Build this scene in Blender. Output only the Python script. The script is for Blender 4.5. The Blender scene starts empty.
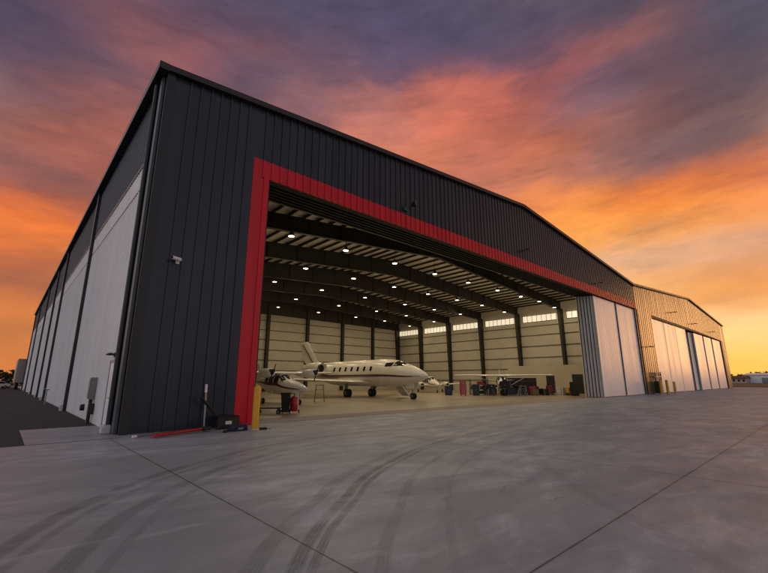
import bpy, math, random
from mathutils import Vector, Matrix
R = math.radians
rnd = random.Random(7)
scene = bpy.context.scene
col = scene.collection

# ------------------------------------------------------------------ node helpers
def nn(nt, kind, **kw):
    n = nt.nodes.new(kind)
    for k, v in kw.items():
        if k.startswith('i_'):
            key = k[2:]
            n.inputs[int(key) if key.isdigit() else key].default_value = v
        else:
            setattr(n, k, v)
    return n

def lk(nt, a, b): nt.links.new(a, b)

def math_(nt, op, a, b=None, c=None, clamp=False):
    n = nt.nodes.new('ShaderNodeMath'); n.operation = op; n.use_clamp = clamp
    for i, v in enumerate((a, b, c)):
        if v is None: continue
        if isinstance(v, (int, float)): n.inputs[i].default_value = v
        else: nt.links.new(v, n.inputs[i])
    return n.outputs[0]

def mixc(nt, fac, a, b, blend='MIX'):
    n = nt.nodes.new('ShaderNodeMix'); n.data_type = 'RGBA'; n.blend_type = blend
    for s, v in ((n.inputs[0], fac), (n.inputs[6], a), (n.inputs[7], b)):
        if isinstance(v, (int, float)): s.default_value = v
        elif isinstance(v, tuple): s.default_value = v if len(v) == 4 else v + (1,)
        else: nt.links.new(v, s)
    return n.outputs[2]

def noise(nt, vec, scale, detail=4, rough=.55, dist=0):
    n = nn(nt, 'ShaderNodeTexNoise'); n.inputs['Scale'].default_value = scale
    n.inputs['Detail'].default_value = detail; n.inputs['Roughness'].default_value = rough
    n.inputs['Distortion'].default_value = dist
    if vec is not None: lk(nt, vec, n.inputs['Vector'])
    return n.outputs['Fac']

def mrange(nt, v, a, b, c=0, d=1):
    n = nn(nt, 'ShaderNodeMapRange'); lk(nt, v, n.inputs[0])
    for i, x in enumerate((a, b, c, d)): n.inputs[i+1].default_value = x
    return n.outputs[0]

def mat(name, c, rough=.5, metal=0, var=.12, scale=1.5, bump=0, bscale=30, emit=None, streak=False, spec=.5, dirt=0):
    m = bpy.data.materials.new(name); m.use_nodes = True
    nt = m.node_tree; b = nt.nodes['Principled BSDF']
    tc = nn(nt, 'ShaderNodeTexCoord').outputs['Object']
    vec = tc
    if streak:
        mp = nn(nt, 'ShaderNodeMapping'); mp.inputs['Scale'].default_value = (1, 1, .08); lk(nt, tc, mp.inputs[0]); vec = mp.outputs[0]
    f = noise(nt, vec, scale, 5)
    lo = tuple(x*(1-var) for x in c); hi = tuple(min(1, x*(1+var)) for x in c)
    colr = mixc(nt, mrange(nt, f, .3, .7), lo, hi)
    if dirt:
        f2 = noise(nt, tc, scale*.37, 6, .65)
        colr = mixc(nt, math_(nt, 'MULTIPLY', mrange(nt, f2, .45, .75), dirt), colr, (.12, .1, .08))
    lk(nt, colr, b.inputs['Base Color'])
    lk(nt, mrange(nt, f, .2, .8, rough-.07, rough+.07), b.inputs['Roughness'])
    b.inputs['Metallic'].default_value = metal
    b.inputs['Specular IOR Level'].default_value = spec
    if bump:
        bn = nn(nt, 'ShaderNodeBump'); bn.inputs['Strength'].default_value = bump; bn.inputs['Distance'].default_value = .02
        lk(nt, noise(nt, tc, bscale, 6), bn.inputs['Height']); lk(nt, bn.outputs[0], b.inputs['Normal'])
    if emit:
        b.inputs['Emission Color'].default_value = emit[:3] + (1,); b.inputs['Emission Strength'].default_value = emit[3]
    return m

M = {}
def P(k, *a, **kw): M[k] = mat(k, *a, **kw)
P('charcoal_cladding', (.030, .036, .047), .25, .0, .2, 1.2, streak=True, spec=.30, dirt=.10, bump=.06, bscale=1.3)
P('sunset_tinted_grey', (.125, .066, .034), .32, .1, .12, 1.2, streak=True, spec=.7)  # grey metal, with the orange of the sunset light put into its base colour
P('blue_grey_cladding', (.10, .11, .13), .4, .2, .1, 1.2, streak=True)
P('red_cladding', (.62, .010, .022), .28, 0, .14, 1.5, streak=True, spec=.3, dirt=.08, bump=.1, bscale=1.3)
P('black_trim', (.014, .014, .015), .45, 0, .2)
P('brown_trim', (.022, .016, .015), .45, .1, .15)
P('white_panel', (.85, .85, .84), .40, 0, .05, .8, streak=True, dirt=.10)
P('door_white', (.76, .76, .78), .33, 0, .06, .7, streak=True, dirt=.08)
P('translucent_strip', (.92, .90, .86), .3, 0, .08, 2)
P('leaf_grey', (.85, .83, .80), .45, .0, .08, 1, streak=True)
P('rubber', (.012, .012, .012), .7, 0, .2)
P('steel_dark', (.018, .014, .011), .6, .0, .2, 1.0)
P('steel_grey', (.25, .25, .25), .4, .7, .1)
P('girt_brown', (.07, .05, .03), .6, 0, .2)
P('liner', (.76, .70, .58), .6, 0, .06, .5)
P('insulation', (.50, .46, .385), .65, 0, .10, .35, bump=.5, bscale=1.2)
P('office_board', (.50, .44, .34), .7, 0, .05, .5)
P('window_glow', (.8, .8, .75), .3, 0, .1, 3, emit=(1, .84, .6, .7))
P('lamp_glow', (.8, .8, .75), .3, emit=(1, .84, .55, 5))
P('aircraft_white', (.86, .85, .82), .22, 0, .03, .8)
P('aircraft_cream', (.84, .80, .72), .25, 0, .03, .8)
P('stripe_maroon', (.10, .02, .015), .3, 0, .1)
P('glass_dark', (.012, .012, .014), .08, 0, .1)
P('engine_dark', (.01, .01, .01), .5, .3, .2)
P('chrome', (.55, .55, .55), .2, 1, .05)
P('tyre', (.012, .012, .012), .75, 0, .2)
P('yellow_paint', (.72, .38, .01), .4, 0, .08, 4, dirt=.25)
P('red_paint', (.36, .012, .015), .35, 0, .12, 4)
P('crimson_paint', (.30, .005, .06), .35, 0, .12, 4)
P('black_paint', (.012, .012, .013), .5, 0, .2, 4)
P('blue_black', (.012, .018, .05), .5, 0, .2, 6)
P('white_paint', (.72, .72, .70), .4, 0, .06, 3)
P('grey_paint', (.22, .23, .24), .45, 0, .1, 3)
P('green_paint', (.02, .09, .035), .4, 0, .1)
P('wood', (.22, .13, .05), .6, 0, .25, 6)
P('footing', (.55, .53, .52), .8, 0, .1, 3, bump=.2)
P('dark_green', (.012, .03, .018), .5, 0, .15)
P('orange_paint', (.6, .14, .02), .4, 0, .1)
P('tan_panel', (.42, .34, .29), .5, 0, .08, .6)
P('roof_red', (.10, .03, .025), .6, 0, .1)
P('hedge', (.035, .04, .015), .9, 0, .4, 1)
P('bark', (.05, .035, .02), .9, 0, .3, 3)
P('soft_white', (.6, .57, .5), .8, 0, .06, 3)

# ------------------------------------------------------------------ mesh helper
class MB:
    def __init__(s): s.v = []; s.f = []
    def poly(s, pts):
        i = len(s.v); s.v += [tuple(p) for p in pts]; s.f.append(tuple(range(i, i+len(pts)))); return s
    def box(s, a, b):
        (x0, y0, z0), (x1, y1, z1) = a, b
        i = len(s.v)
        s.v += [(x0,y0,z0),(x1,y0,z0),(x1,y1,z0),(x0,y1,z0),(x0,y0,z1),(x1,y0,z1),(x1,y1,z1),(x0,y1,z1)]
        for q in ((3,2,1,0),(4,5,6,7),(0,1,5,4),(1,2,6,5),(2,3,7,6),(3,0,4,7)): s.f.append(tuple(i+k for k in q))
        return s
    def cbox(s, c, d, ax=None):      # centred box, optional (x,y,z) axes
        i = len(s.v)
        X, Y, Z = ax or (Vector((1,0,0)), Vector((0,1,0)), Vector((0,0,1)))
        c = Vector(c)
        for dz in (-.5, .5):
            for dx, dy in ((-.5,-.5),(.5,-.5),(.5,.5),(-.5,.5)):
                s.v.append(tuple(c + X*dx*d[0] + Y*dy*d[1] + Z*dz*d[2]))
        for q in ((3,2,1,0),(4,5,6,7),(0,1,5,4),(1,2,6,5),(2,3,7,6),(3,0,4,7)): s.f.append(tuple(i+k for k in q))
        return s
    def bar(s, p, q, w, h=None):     # rectangular bar from p to q
        p, q = Vector(p), Vector(q); d = q-p; L = d.length; z = d.normalized()
        u = z.cross(Vector((0,0,1)))
        if u.length < 1e-4: u = Vector((1,0,0))
        u.normalize(); v = z.cross(u)
        return s.cbox((p+q)/2, (w, h or w, L), (u, v, z))
    def loft(s, rings, cap=True, closed=True):
        n = len(rings[0]); i = len(s.v)
        for r in rings: s.v += [tuple(p) for p in r]
        for k in range(len(rings)-1):
            for j in range(n if closed else n-1):
                a = i+k*n+j; b = i+k*n+(j+1) % n
                s.f.append((a, b, b+n, a+n))
        if cap and closed:
            s.f.append(tuple(i+j for j in range(n))[::-1]); s.f.append(tuple(i+(len(rings)-1)*n+j for j in range(n)))
        return s
    def tube(s, pts, r, n=10):
        pts = [Vector(p) for p in pts]; rr = r if isinstance(r, (list, tuple)) else [r]*len(pts); rings = []
        for k, p in enumerate(pts):
            t = (pts[min(k+1, len(pts)-1)]-pts[max(k-1, 0)]).normalized()
            u = t.cross(Vector((0,0,1)))
            if u.length < 1e-3: u = t.cross(Vector((1,0,0)))
            u.normalize(); w = t.cross(u)
            rings.append([p+u*math.cos(2*math.pi*j/n)*rr[k]+w*math.sin(2*math.pi*j/n)*rr[k] for j in range(n)])
        return s.loft(rings)
    def lathe(s, prof, c, ax, n=20, cap=True):  # prof [(dist along axis, radius)]
        ax = Vector(ax).normalized(); u = ax.cross(Vector((0,0,1)))
        if u.length < 1e-3: u = Vector((1,0,0))
        u.normalize(); w = ax.cross(u); c = Vector(c)
        return s.loft([[c+ax*d+(u*math.cos(2*math.pi*j/n)+w*math.sin(2*math.pi*j/n))*max(r, .001) for j in range(n)] for d, r in prof], cap)
    def build(s, name, m, parent=None, smooth=None, bevel=0):
        me = bpy.data.meshes.new(name); me.from_pydata(s.v, [], s.f); me.validate(); me.update()
        me.materials.append(M[m] if isinstance(m, str) else m)
        o = bpy.data.objects.new(name, me); col.objects.link(o)
        import bmesh
        bm = bmesh.new(); bm.from_mesh(me); bmesh.ops.recalc_face_normals(bm, faces=bm.faces)
        if bevel:
            bmesh.ops.bevel(bm, geom=[e for e in bm.edges if len(e.link_faces) == 2 and e.calc_face_angle(0) > .6], offset=bevel, segments=2, affect='EDGES', clamp_overlap=True)
        if smooth:
            for f in bm.faces: f.smooth = True
            for e in bm.edges:
                if len(e.link_faces) == 2 and e.calc_face_angle(0) > R(smooth): e.smooth = False
        bm.to_mesh(me); bm.free()
        if parent: o.parent = parent
        return o

def tag(o, label=None, cat=None, group=None, kind=None):
    if label: o['label'] = label
    if cat: o['category'] = cat
    if group: o['group'] = group
    if kind: o['kind'] = kind
    return o
def thing(name, label, cat, loc=(0,0,0), rz=0, group=None):
    o = bpy.data.objects.new(name, None); o.empty_display_size = .2; col.objects.link(o)
    o.location = loc; o.rotation_euler = (0, 0, rz)
    return tag(o, label, cat, group)
def dup(root, loc, rz=None, label=None):
    def cp(o, par):
        c = o.copy(); col.objects.link(c); c.parent = par
        for ch in list(o.children): cp(ch, c)
        return c
    r = cp(root, None); r.location = loc
    if rz is not None: r.rotation_euler = (0, 0, rz)
    if label: r['label'] = label
    return r
V = Vector

# ------------------------------------------------------------------ camera
cam_d = bpy.data.cameras.new('camera'); cam = bpy.data.objects.new('camera', cam_d); col.objects.link(cam)
cam.location = (-2.8955, -15.2667, 1.65); cam.rotation_euler = (R(90+12.969), 0, R(47.458-90))
cam_d.sensor_width = 36; cam_d.lens = 406/768*36; cam_d.clip_end = 6000; cam_d.clip_start = .05
scene.camera = cam

# ------------------------------------------------------------------ world: dusk sky with burning clouds
# cloud colours by direction: azimuth from +X, elevation (radians), linear rgb
SKY = [(0.59,0.799,0.091,0.07,0.127), (0.42,0.754,0.102,0.07,0.122), (0.24,0.721,0.091,0.065,0.102), (0.1,0.655,0.098,0.061,0.084), (-0.0,0.626,0.065,0.065,0.107),
 (0.57,0.737,0.107,0.076,0.141), (0.42,0.703,0.156,0.076,0.114), (0.31,0.66,0.305,0.08,0.08), (0.2,0.656,0.328,0.102,0.084), (0.12,0.595,0.114,0.061,0.08),
 (0.01,0.564,0.091,0.065,0.098), (0.58,0.649,0.546,0.114,0.07), (0.49,0.61,0.578,0.114,0.058), (0.38,0.639,0.305,0.07,0.07), (0.26,0.615,0.171,0.102,0.156),
 (0.18,0.582,0.141,0.07,0.091), (0.08,0.551,0.122,0.07,0.102), (0.02,0.502,0.114,0.076,0.114), (0.59,0.563,0.515,0.127,0.08), (0.46,0.58,0.485,0.114,0.07),
 (0.36,0.584,0.242,0.091,0.114), (0.28,0.556,0.223,0.127,0.171), (0.17,0.525,0.242,0.084,0.08), (0.1,0.514,0.127,0.076,0.102), (0.59,0.509,0.515,0.156,0.114),
 (0.42,0.512,0.485,0.122,0.058), (0.3,0.512,0.376,0.114,0.08), (0.22,0.49,0.205,0.114,0.141), (0.13,0.461,0.171,0.102,0.127), (0.04,0.436,0.141,0.091,0.122),
 (0.5,0.47,0.61,0.188,0.114), (0.35,0.463,0.485,0.171,0.127), (0.25,0.44,0.305,0.141,0.141), (0.15,0.427,0.262,0.114,0.114), (0.05,0.387,0.429,0.114,0.07),
 (0.42,0.412,0.791,0.242,0.08), (0.34,0.398,0.913,0.283,0.045), (0.24,0.377,0.546,0.127,0.045), (0.15,0.38,0.753,0.171,0.032), (0.06,0.361,0.68,0.141,0.032),
 (0.37,0.356,1.0,0.376,0.07), (0.26,0.345,0.956,0.262,0.021), (0.17,0.344,1.0,0.262,0.021), (0.07,0.317,0.913,0.262,0.045), (0.3,0.318,1.0,0.402,0.07),
 (0.17,0.3,1.0,0.376,0.053), (0.08,0.272,0.913,0.352,0.102), (0.3,0.296,0.831,0.376,0.156), (0.21,0.276,0.753,0.429,0.262), (0.11,0.26,0.68,0.402,0.262),
 (0.25,0.253,0.776,0.456,0.283), (0.16,0.239,0.716,0.456,0.305), (0.08,0.242,0.515,0.328,0.262), (0.19,0.22,0.956,0.352,0.07), (0.12,0.215,0.871,0.305,0.07),
 (0.07,0.202,0.429,0.188,0.091), (0.18,0.186,0.956,0.546,0.223), (0.11,0.172,0.956,0.402,0.091), (0.08,0.163,0.831,0.242,0.032), (0.13,0.151,0.791,0.223,0.032),
 (0.08,0.145,0.831,0.242,0.032), (0.11,0.119,1.0,0.753,0.376), (0.08,0.115,1.0,0.68,0.305), (0.11,0.078,1.0,0.716,0.262), (0.08,0.076,1.0,0.68,0.223),
 (0.11,0.038,0.973,0.578,0.08), (0.09,0.033,0.956,0.546,0.061), (0.1,0.013,0.939,0.485,0.053), (1.66,0.626,0.08,0.058,0.107), (1.56,0.659,0.122,0.065,0.102),
 (1.44,0.695,0.205,0.076,0.098), (1.64,0.557,0.091,0.061,0.114), (1.55,0.596,0.141,0.076,0.114), (1.46,0.654,0.283,0.091,0.091), (1.62,0.498,0.181,0.08,0.107),
 (1.51,0.542,0.305,0.102,0.102), (1.59,0.45,0.376,0.114,0.091), (1.47,0.49,0.402,0.122,0.102), (1.6,0.386,0.262,0.102,0.102), (1.5,0.43,0.376,0.114,0.098),
 (1.59,0.328,0.352,0.102,0.07), (1.52,0.359,0.242,0.098,0.091), (1.58,0.286,0.831,0.171,0.038), (1.52,0.307,0.61,0.141,0.045), (1.58,0.248,0.956,0.223,0.038),
 (1.55,0.262,0.913,0.223,0.038), (1.58,0.224,0.68,0.156,0.045), (1.59,0.204,0.376,0.114,0.061), (1.54,0.213,0.305,0.127,0.07), (1.57,0.182,0.262,0.107,0.076),
 (1.58,0.157,0.68,0.156,0.045), (1.58,0.133,0.791,0.262,0.061), (1.56,0.11,0.68,0.205,0.045), (1.58,0.085,0.305,0.114,0.061), (1.56,0.062,0.753,0.223,0.053),
 (1.57,0.026,0.68,0.205,0.053), (1.38,0.739,0.122,0.065,0.107), (1.23,0.779,0.102,0.065,0.114), (1.0,0.813,0.084,0.065,0.122), (0.75,0.811,0.08,0.065,0.127),
 (1.37,0.684,0.262,0.084,0.098), (1.22,0.737,0.205,0.08,0.102), (1.02,0.767,0.114,0.076,0.133), (0.8,0.776,0.098,0.072,0.141), (0.59,0.762,0.098,0.072,0.133),
 (1.19,0.689,0.141,0.08,0.122), (0.99,0.716,0.188,0.091,0.122), (0.8,0.722,0.127,0.08,0.141), (0.59,0.708,0.188,0.08,0.114), (1.04,0.655,0.262,0.107,0.122),
 (0.87,0.656,0.456,0.141,0.114), (0.71,0.662,0.546,0.122,0.07), (0.58,0.659,0.68,0.127,0.053), (0.8,0.596,0.61,0.171,0.114), (0.64,0.597,0.68,0.141,0.061),
 (0.71,0.538,0.644,0.188,0.102),]
# beyond the frame: the sun's glow to the right, dusk behind
FAR = [(-.12, .05, 1.45, .70, .30), (-.12, .20, 1.2, .50, .2), (-.18, .40, .5, .24, .17), (-.15, .65, .12, .1, .15), (-.45, .08, 1.0, .5, .24), (-.45, .3, .45, .22, .17), (-.45, .55, .2, .15, .19),
 (2.05, .06, 1.1, .72, .58), (2.05, .22, 1.0, .74, .66), (2.05, .45, .72, .64, .68), (2.5, .12, 1.1, .95, .92), (2.5, .4, .75, .7, .76), (1.6, .85, .12, .09, .13), (.4, .85, .1, .08, .12), (1.0, .95, .09, .075, .12),
 (.8, .25, .85, .32, .09), (1.2, .25, .85, .32, .09), (.8, .05, .95, .45, .12), (1.2, .05, .85, .35, .09), (.45, .12, 1, .55, .18)]
SUN_AZ, SUN_EL = R(-13), R(4.5)
world = bpy.data.worlds.new('World'); scene.world = world; world.use_nodes = True
nt = world.node_tree; nt.nodes.clear()
tc = nn(nt, 'ShaderNodeTexCoord').outputs['Generated']
nrm = nn(nt, 'ShaderNodeVectorMath', operation='NORMALIZE'); lk(nt, tc, nrm.inputs[0])
sp = nn(nt, 'ShaderNodeSeparateXYZ'); lk(nt, nrm.outputs[0], sp.inputs[0])
az = math_(nt, 'ARCTAN2', sp.outputs[1], sp.outputs[0])
el = math_(nt, 'ARCSINE', sp.outputs[2])
# clouds lie in long level bands: noise stretched along azimuth
def band(sa, se, tilt):
    c = nn(nt, 'ShaderNodeCombineXYZ')
    lk(nt, math_(nt, 'MULTIPLY', az, sa), c.inputs[0])
    lk(nt, math_(nt, 'MULTIPLY', math_(nt, 'ADD', el, math_(nt, 'MULTIPLY', az, tilt)), se), c.inputs[1])
    return c.outputs[0]
n1 = nn(nt, 'ShaderNodeTexNoise'); lk(nt, band(3.2, 10, .03), n1.inputs['Vector']); n1.inputs['Scale'].default_value = 1.0; n1.inputs['Detail'].default_value = 8; n1.inputs['Roughness'].default_value = .6; n1.inputs['Distortion'].default_value = .3
wv = nn(nt, 'ShaderNodeSeparateXYZ'); lk(nt, n1.outputs['Color'], wv.inputs[0])
azw = math_(nt, 'ADD', az, math_(nt, 'MULTIPLY', math_(nt, 'SUBTRACT', wv.outputs[0], .5), .19))
elw = math_(nt, 'ADD', el, math_(nt, 'MULTIPLY', math_(nt, 'MULTIPLY', math_(nt, 'SUBTRACT', wv.outputs[1], .5), .12), mrange(nt, el, .03, .3, .15, 1)))
dirn = nn(nt, 'ShaderNodeCombineXYZ'); lk(nt, azw, dirn.inputs[0]); lk(nt, elw, dirn.inputs[1])
SA, SE = .072, .030
acc_c = None; acc_w = None
for (a, e, r, g, b, big) in [q+(1,) for q in SKY]+[q+(2.6,) for q in FAR]:
    m1 = nn(nt, 'ShaderNodeVectorMath', operation='MULTIPLY_ADD'); lk(nt, dirn.outputs[0], m1.inputs[0])
    m1.inputs[1].default_value = (1/SA/big, 1/SE/big, 0); m1.inputs[2].default_value = (-a/SA/big, -e/SE/big, 0)
    d2 = nn(nt, 'ShaderNodeVectorMath', operation='DOT_PRODUCT'); lk(nt, m1.outputs[0], d2.inputs[0]); lk(nt, m1.outputs[0], d2.inputs[1])
    w = math_(nt, 'POWER', 1.95, math_(nt, 'MULTIPLY', d2.outputs['Value'], -1))
    sc = nn(nt, 'ShaderNodeVectorMath', operation='SCALE'); sc.inputs[0].default_value = (r, g, b); lk(nt, w, sc.inputs['Scale'])
    if acc_c is None: acc_c, acc_w = sc.outputs[0], w
    else:
        ad = nn(nt, 'ShaderNodeVectorMath', operation='ADD'); lk(nt, acc_c, ad.inputs[0]); lk(nt, sc.outputs[0], ad.inputs[1]); acc_c = ad.outputs[0]
        acc_w = math_(nt, 'ADD', acc_w, w)
# dusk base away from the fire
ramp = nn(nt, 'ShaderNodeValToRGB'); lk(nt, mrange(nt, el, 0, 1.5), ramp.inputs[0])
cr = ramp.color_ramp; cr.elements[0].position = 0; cr.elements[0].color = (.55, .50, .53, 1); cr.elements[1].position = 1; cr.elements[1].color = (.12, .13, .19, 1)
for p, c in ((.12, (.50, .48, .55, 1)), (.35, (.34, .34, .43, 1)), (.6, (.19, .19, .27, 1))):
    x = cr.elements.new(p); x.color = c
W0 = .0015
bs = nn(nt, 'ShaderNodeVectorMath', operation='SCALE'); lk(nt, ramp.outputs[0], bs.inputs[0]); bs.inputs['Scale'].default_value = W0
ad = nn(nt, 'ShaderNodeVectorMath', operation='ADD'); lk(nt, acc_c, ad.inputs[0]); lk(nt, bs.outputs[0], ad.inputs[1])
dv = nn(nt, 'ShaderNodeVectorMath', operation='SCALE'); lk(nt, ad.outputs[0], dv.inputs[0]); lk(nt, math_(nt, 'DIVIDE', 1, math_(nt, 'ADD', acc_w, W0)), dv.inputs['Scale'])
n3 = noise(nt, band(4.0, 18, .05), 1.0, 6, .62, .5)
wisp = math_(nt, 'MULTIPLY', mrange(nt, n3, .50, .74, 0, .5), mrange(nt, el, .03, .2))
grey = nn(nt, 'ShaderNodeVectorMath', operation='MULTIPLY_ADD'); lk(nt, dv.outputs[0], grey.inputs[0]); grey.inputs[1].default_value = (.34, .42, .62); grey.inputs[2].default_value = (.035, .028, .036)
dvm = mixc(nt, wisp, dv.outputs[0], grey.outputs[0])
lite = math_(nt, 'MULTIPLY', mrange(nt, n3, .46, .26, 0, .14), mrange(nt, el, .1, .3))
hot = nn(nt, 'ShaderNodeVectorMath', operation='MULTIPLY'); lk(nt, dv.outputs[0], hot.inputs[0]); hot.inputs[1].default_value = (1.55, 1.3, .95)
dvm = mixc(nt, lite, dvm, hot.outputs[0])
n2 = noise(nt, band(7, 24, .04), 1.0, 6, .66, .4)
dv2 = nn(nt, 'ShaderNodeVectorMath', operation='SCALE'); lk(nt, dvm, dv2.inputs[0])
lk(nt, math_(nt, 'ADD', 1, math_(nt, 'MULTIPLY', math_(nt, 'SUBTRACT', n2, .5), mrange(nt, el, .02, .3, .16, .75))), dv2.inputs['Scale'])
hsv = nn(nt, 'ShaderNodeHueSaturation'); lk(nt, dv2.outputs[0], hsv.inputs['Color']); lk(nt, mrange(nt, el, .3, .62, 1.0, .92), hsv.inputs['Saturation'])
warm = mixc(nt, math_(nt, 'MULTIPLY', mrange(nt, el, .64, .5), mrange(nt, el, .28, .42)), hsv.outputs[0], (1.03, .97, .84), 'MULTIPLY')
bg = nn(nt, 'ShaderNodeBackground'); lk(nt, warm, bg.inputs[0]); bg.inputs[1].default_value = 1.0
skyt = nn(nt, 'ShaderNodeTexSky'); skyt.sky_type = 'NISHITA'; skyt.sun_disc = False
skyt.sun_elevation = SUN_EL; skyt.sun_rotation = R(90)-SUN_AZ
bg2 = nn(nt, 'ShaderNodeBackground'); lk(nt, skyt.outputs[0], bg2.inputs[0]); bg2.inputs[1].default_value = .004
ash = nn(nt, 'ShaderNodeAddShader'); lk(nt, bg.outputs[0], ash.inputs[0]); lk(nt, bg2.outputs[0], ash.inputs[1])
wo = nn(nt, 'ShaderNodeOutputWorld'); lk(nt, ash.outputs[0], wo.inputs[0])

sun_d = bpy.data.lights.new('sun', 'SUN'); sun = bpy.data.objects.new('sun', sun_d); col.objects.link(sun)
sun_d.energy = .25; sun_d.angle = R(14); sun_d.color = (1, .48, .16)
sd = V((math.cos(SUN_AZ)*math.cos(SUN_EL), math.sin(SUN_AZ)*math.cos(SUN_EL), math.sin(SUN_EL)))
sun.rotation_euler = sd.to_track_quat('Z', 'Y').to_euler()

# ------------------------------------------------------------------ ground
# rubber left by turning aircraft tugs: centre, radius, half width, strength, x range over which it fades out
ARCS = [(5.47, -13.85, 9.30, .11, .62, 7, 12), (5.47, -13.85, 9.02, .06, .4, 5, 9), (5.47, -13.85, 8.50, .11, .5, 4, 8), (5.47, -13.85, 8.15, .06, .3, 2, 6),
        (10.54, -22.6, 15.68, .07, .75, 8, 13), (10.54, -22.6, 15.52, .05, .7, 6, 12), (10.54, -22.6, 16.05, .10, .5, 4, 9), (10.54, -22.6, 14.88, .07, .4, 9, 14), (10.54, -22.6, 14.2, .05, .25, 9, 15),
        (16.5, -24.5, 17.5, .10, .2, 20, 28), (16.5, -24.5, 19.6, .12, .2, 20, 28)]
def ground_mat(name, base, joints=False, tyres=False, rough=(.34, .62), spec=.5):
    m = bpy.data.materials.new(name); m.use_nodes = True; nt = m.node_tree; b = nt.nodes['Principled BSDF']
    tc = nn(nt, 'ShaderNodeTexCoord').outputs['Object']
    s = nn(nt, 'ShaderNodeSeparateXYZ'); lk(nt, tc, s.inputs[0]); x, y = s.outputs[0], s.outputs[1]
    mpn = nn(nt, 'ShaderNodeMapping'); lk(nt, tc, mpn.inputs[0]); mpn.inputs['Rotation'].default_value = (0, 0, R(28)); mpn.inputs['Scale'].default_value = (.5, 1, 1)
    big = noise(nt, mpn.outputs[0], .32, 7, .62, .6)
    mid = noise(nt, mpn.outputs[0], 1.4, 7, .62, .8)
    fine = noise(nt, tc, 38, 4, .6)
    c = mixc(nt, mrange(nt, big, .36, .64), tuple(v*.62 for v in base), tuple(v*1.25 for v in base))
    c = mixc(nt, mrange(nt, mid, .36, .66, .0, .6), c, tuple(v*.62 for v in base))
    c = mixc(nt, mrange(nt, fine, .3, .7, 0, .22), c, tuple(v*.55 for v in base))
    # darker spilt patches
    spots = noise(nt, tc, .95, 5, .5, 1.2)
    c = mixc(nt, mrange(nt, spots, .60, .72, 0, .5), c, tuple(v*.45 for v in base))
    if tyres:
        arcs = ARCS
        wob = math_(nt, 'MULTIPLY', math_(nt, 'SUBTRACT', noise(nt, tc, .35, 2), .5), .3)
        for (cx, cy, rr, wd, st, xa, xb) in arcs:
            dx = math_(nt, 'SUBTRACT', x, cx); dy = math_(nt, 'SUBTRACT', y, cy)
            d = math_(nt, 'SQRT', math_(nt, 'ADD', math_(nt, 'MULTIPLY', dx, dx), math_(nt, 'MULTIPLY', dy, dy)))
            d = math_(nt, 'ABSOLUTE', math_(nt, 'ADD', math_(nt, 'SUBTRACT', d, rr), wob))
            k = math_(nt, 'MULTIPLY', mrange(nt, d, wd*.8, wd*1.2, 1, 0), mrange(nt, x, xa, xb, 1, 0))
            grain = math_(nt, 'MULTIPLY', mrange(nt, noise(nt, tc, 1.6, 8, .75),   .28, .5, .5, 1), math_(nt, 'ADD', .80, math_(nt, 'MULTIPLY', math_(nt, 'SINE', math_(nt, 'MULTIPLY', d, 190)), .2)))
            c = mixc(nt, math_(nt, 'MULTIPLY', math_(nt, 'MULTIPLY', k, grain), min(1, st)), c, (.035, .033, .034))
    # fine cracks and oil drops
    vn = nn(nt, 'ShaderNodeTexVoronoi', feature='DISTANCE_TO_EDGE'); vn.inputs['Scale'].default_value = .17
    wmix = nn(nt, 'ShaderNodeVectorMath', operation='MULTIPLY_ADD'); nz = nn(nt, 'ShaderNodeTexNoise'); nz.inputs['Scale'].default_value = .9; nz.inputs['Detail'].default_value = 7; lk(nt, tc, nz.inputs['Vector'])
    lk(nt, nz.outputs['Color'], wmix.inputs[0]); wmix.inputs[1].default_value = (2.4, 2.4, 0); lk(nt, tc, wmix.inputs[2]); lk(nt, wmix.outputs[0], vn.inputs['Vector'])
    crack = math_(nt, 'MULTIPLY', mrange(nt, vn.outputs[0], .0008, .0022, .5, 0), mrange(nt, noise(nt, tc, .21, 2), .5, .58))
    c = mixc(nt, crack, c, (.03, .03, .03))
    vd = nn(nt, 'ShaderNodeTexVoronoi'); vd.inputs['Scale'].default_value = 1.3; lk(nt, tc, vd.inputs['Vector'])
    drop = math_(nt, 'MULTIPLY', mrange(nt, math_(nt, 'ADD', vd.outputs['Distance'], math_(nt, 'MULTIPLY', fine, .05)), .05, .085, .6, 0), mrange(nt, noise(nt, tc, .45, 3), .56, .62))
    c = mixc(nt, drop, c, (.05, .048, .048))
    grit = noise(nt, tc, 160, 3, .6)
    c = mixc(nt, mrange(nt, grit, .35, .7, 0, .4), c, tuple(v*.5 for v in base))
    strk = nn(nt, 'ShaderNodeMapping'); lk(nt, tc, strk.inputs[0]); strk.inputs['Rotation'].default_value = (0, 0, R(-38)); strk.inputs['Scale'].default_value = (.85, 2.0, 1)
    c = mixc(nt, mrange(nt, noise(nt, strk.outputs[0], .9, 8, .72, .4), .44, .60, 0, .72), c, tuple(v*.6 for v in base))
    pale = mrange(nt, noise(nt, strk.outputs[0], .55, 8, .7, .7), .54, .70, 0, .38)
    c = mixc(nt, pale, c, tuple(min(1, v*1.45) for v in base))
    hj = None
    if joints:
        jd = None
        for v, off, per in ((x, -.33, 6.6), (y, -13.15, 9.5)):
            q = math_(nt, 'PINGPONG', math_(nt, 'SUBTRACT', v, off), per/2) if False else math_(nt, 'ABSOLUTE', math_(nt, 'WRAP', math_(nt, 'SUBTRACT', v, off), -per/2, per/2))
            jd = q if jd is None else math_(nt, 'MINIMUM', jd, q)
        jd = math_(nt, 'ADD', jd, math_(nt, 'MULTIPLY', math_(nt, 'SUBTRACT', noise(nt, tc, 9, 3), .5), .012))
        hj = mrange(nt, jd, .006, .016, 1, 0)
        c = mixc(nt, mrange(nt, jd, .02, .16, .22, 0), c, tuple(v*.5 for v in base))
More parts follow.
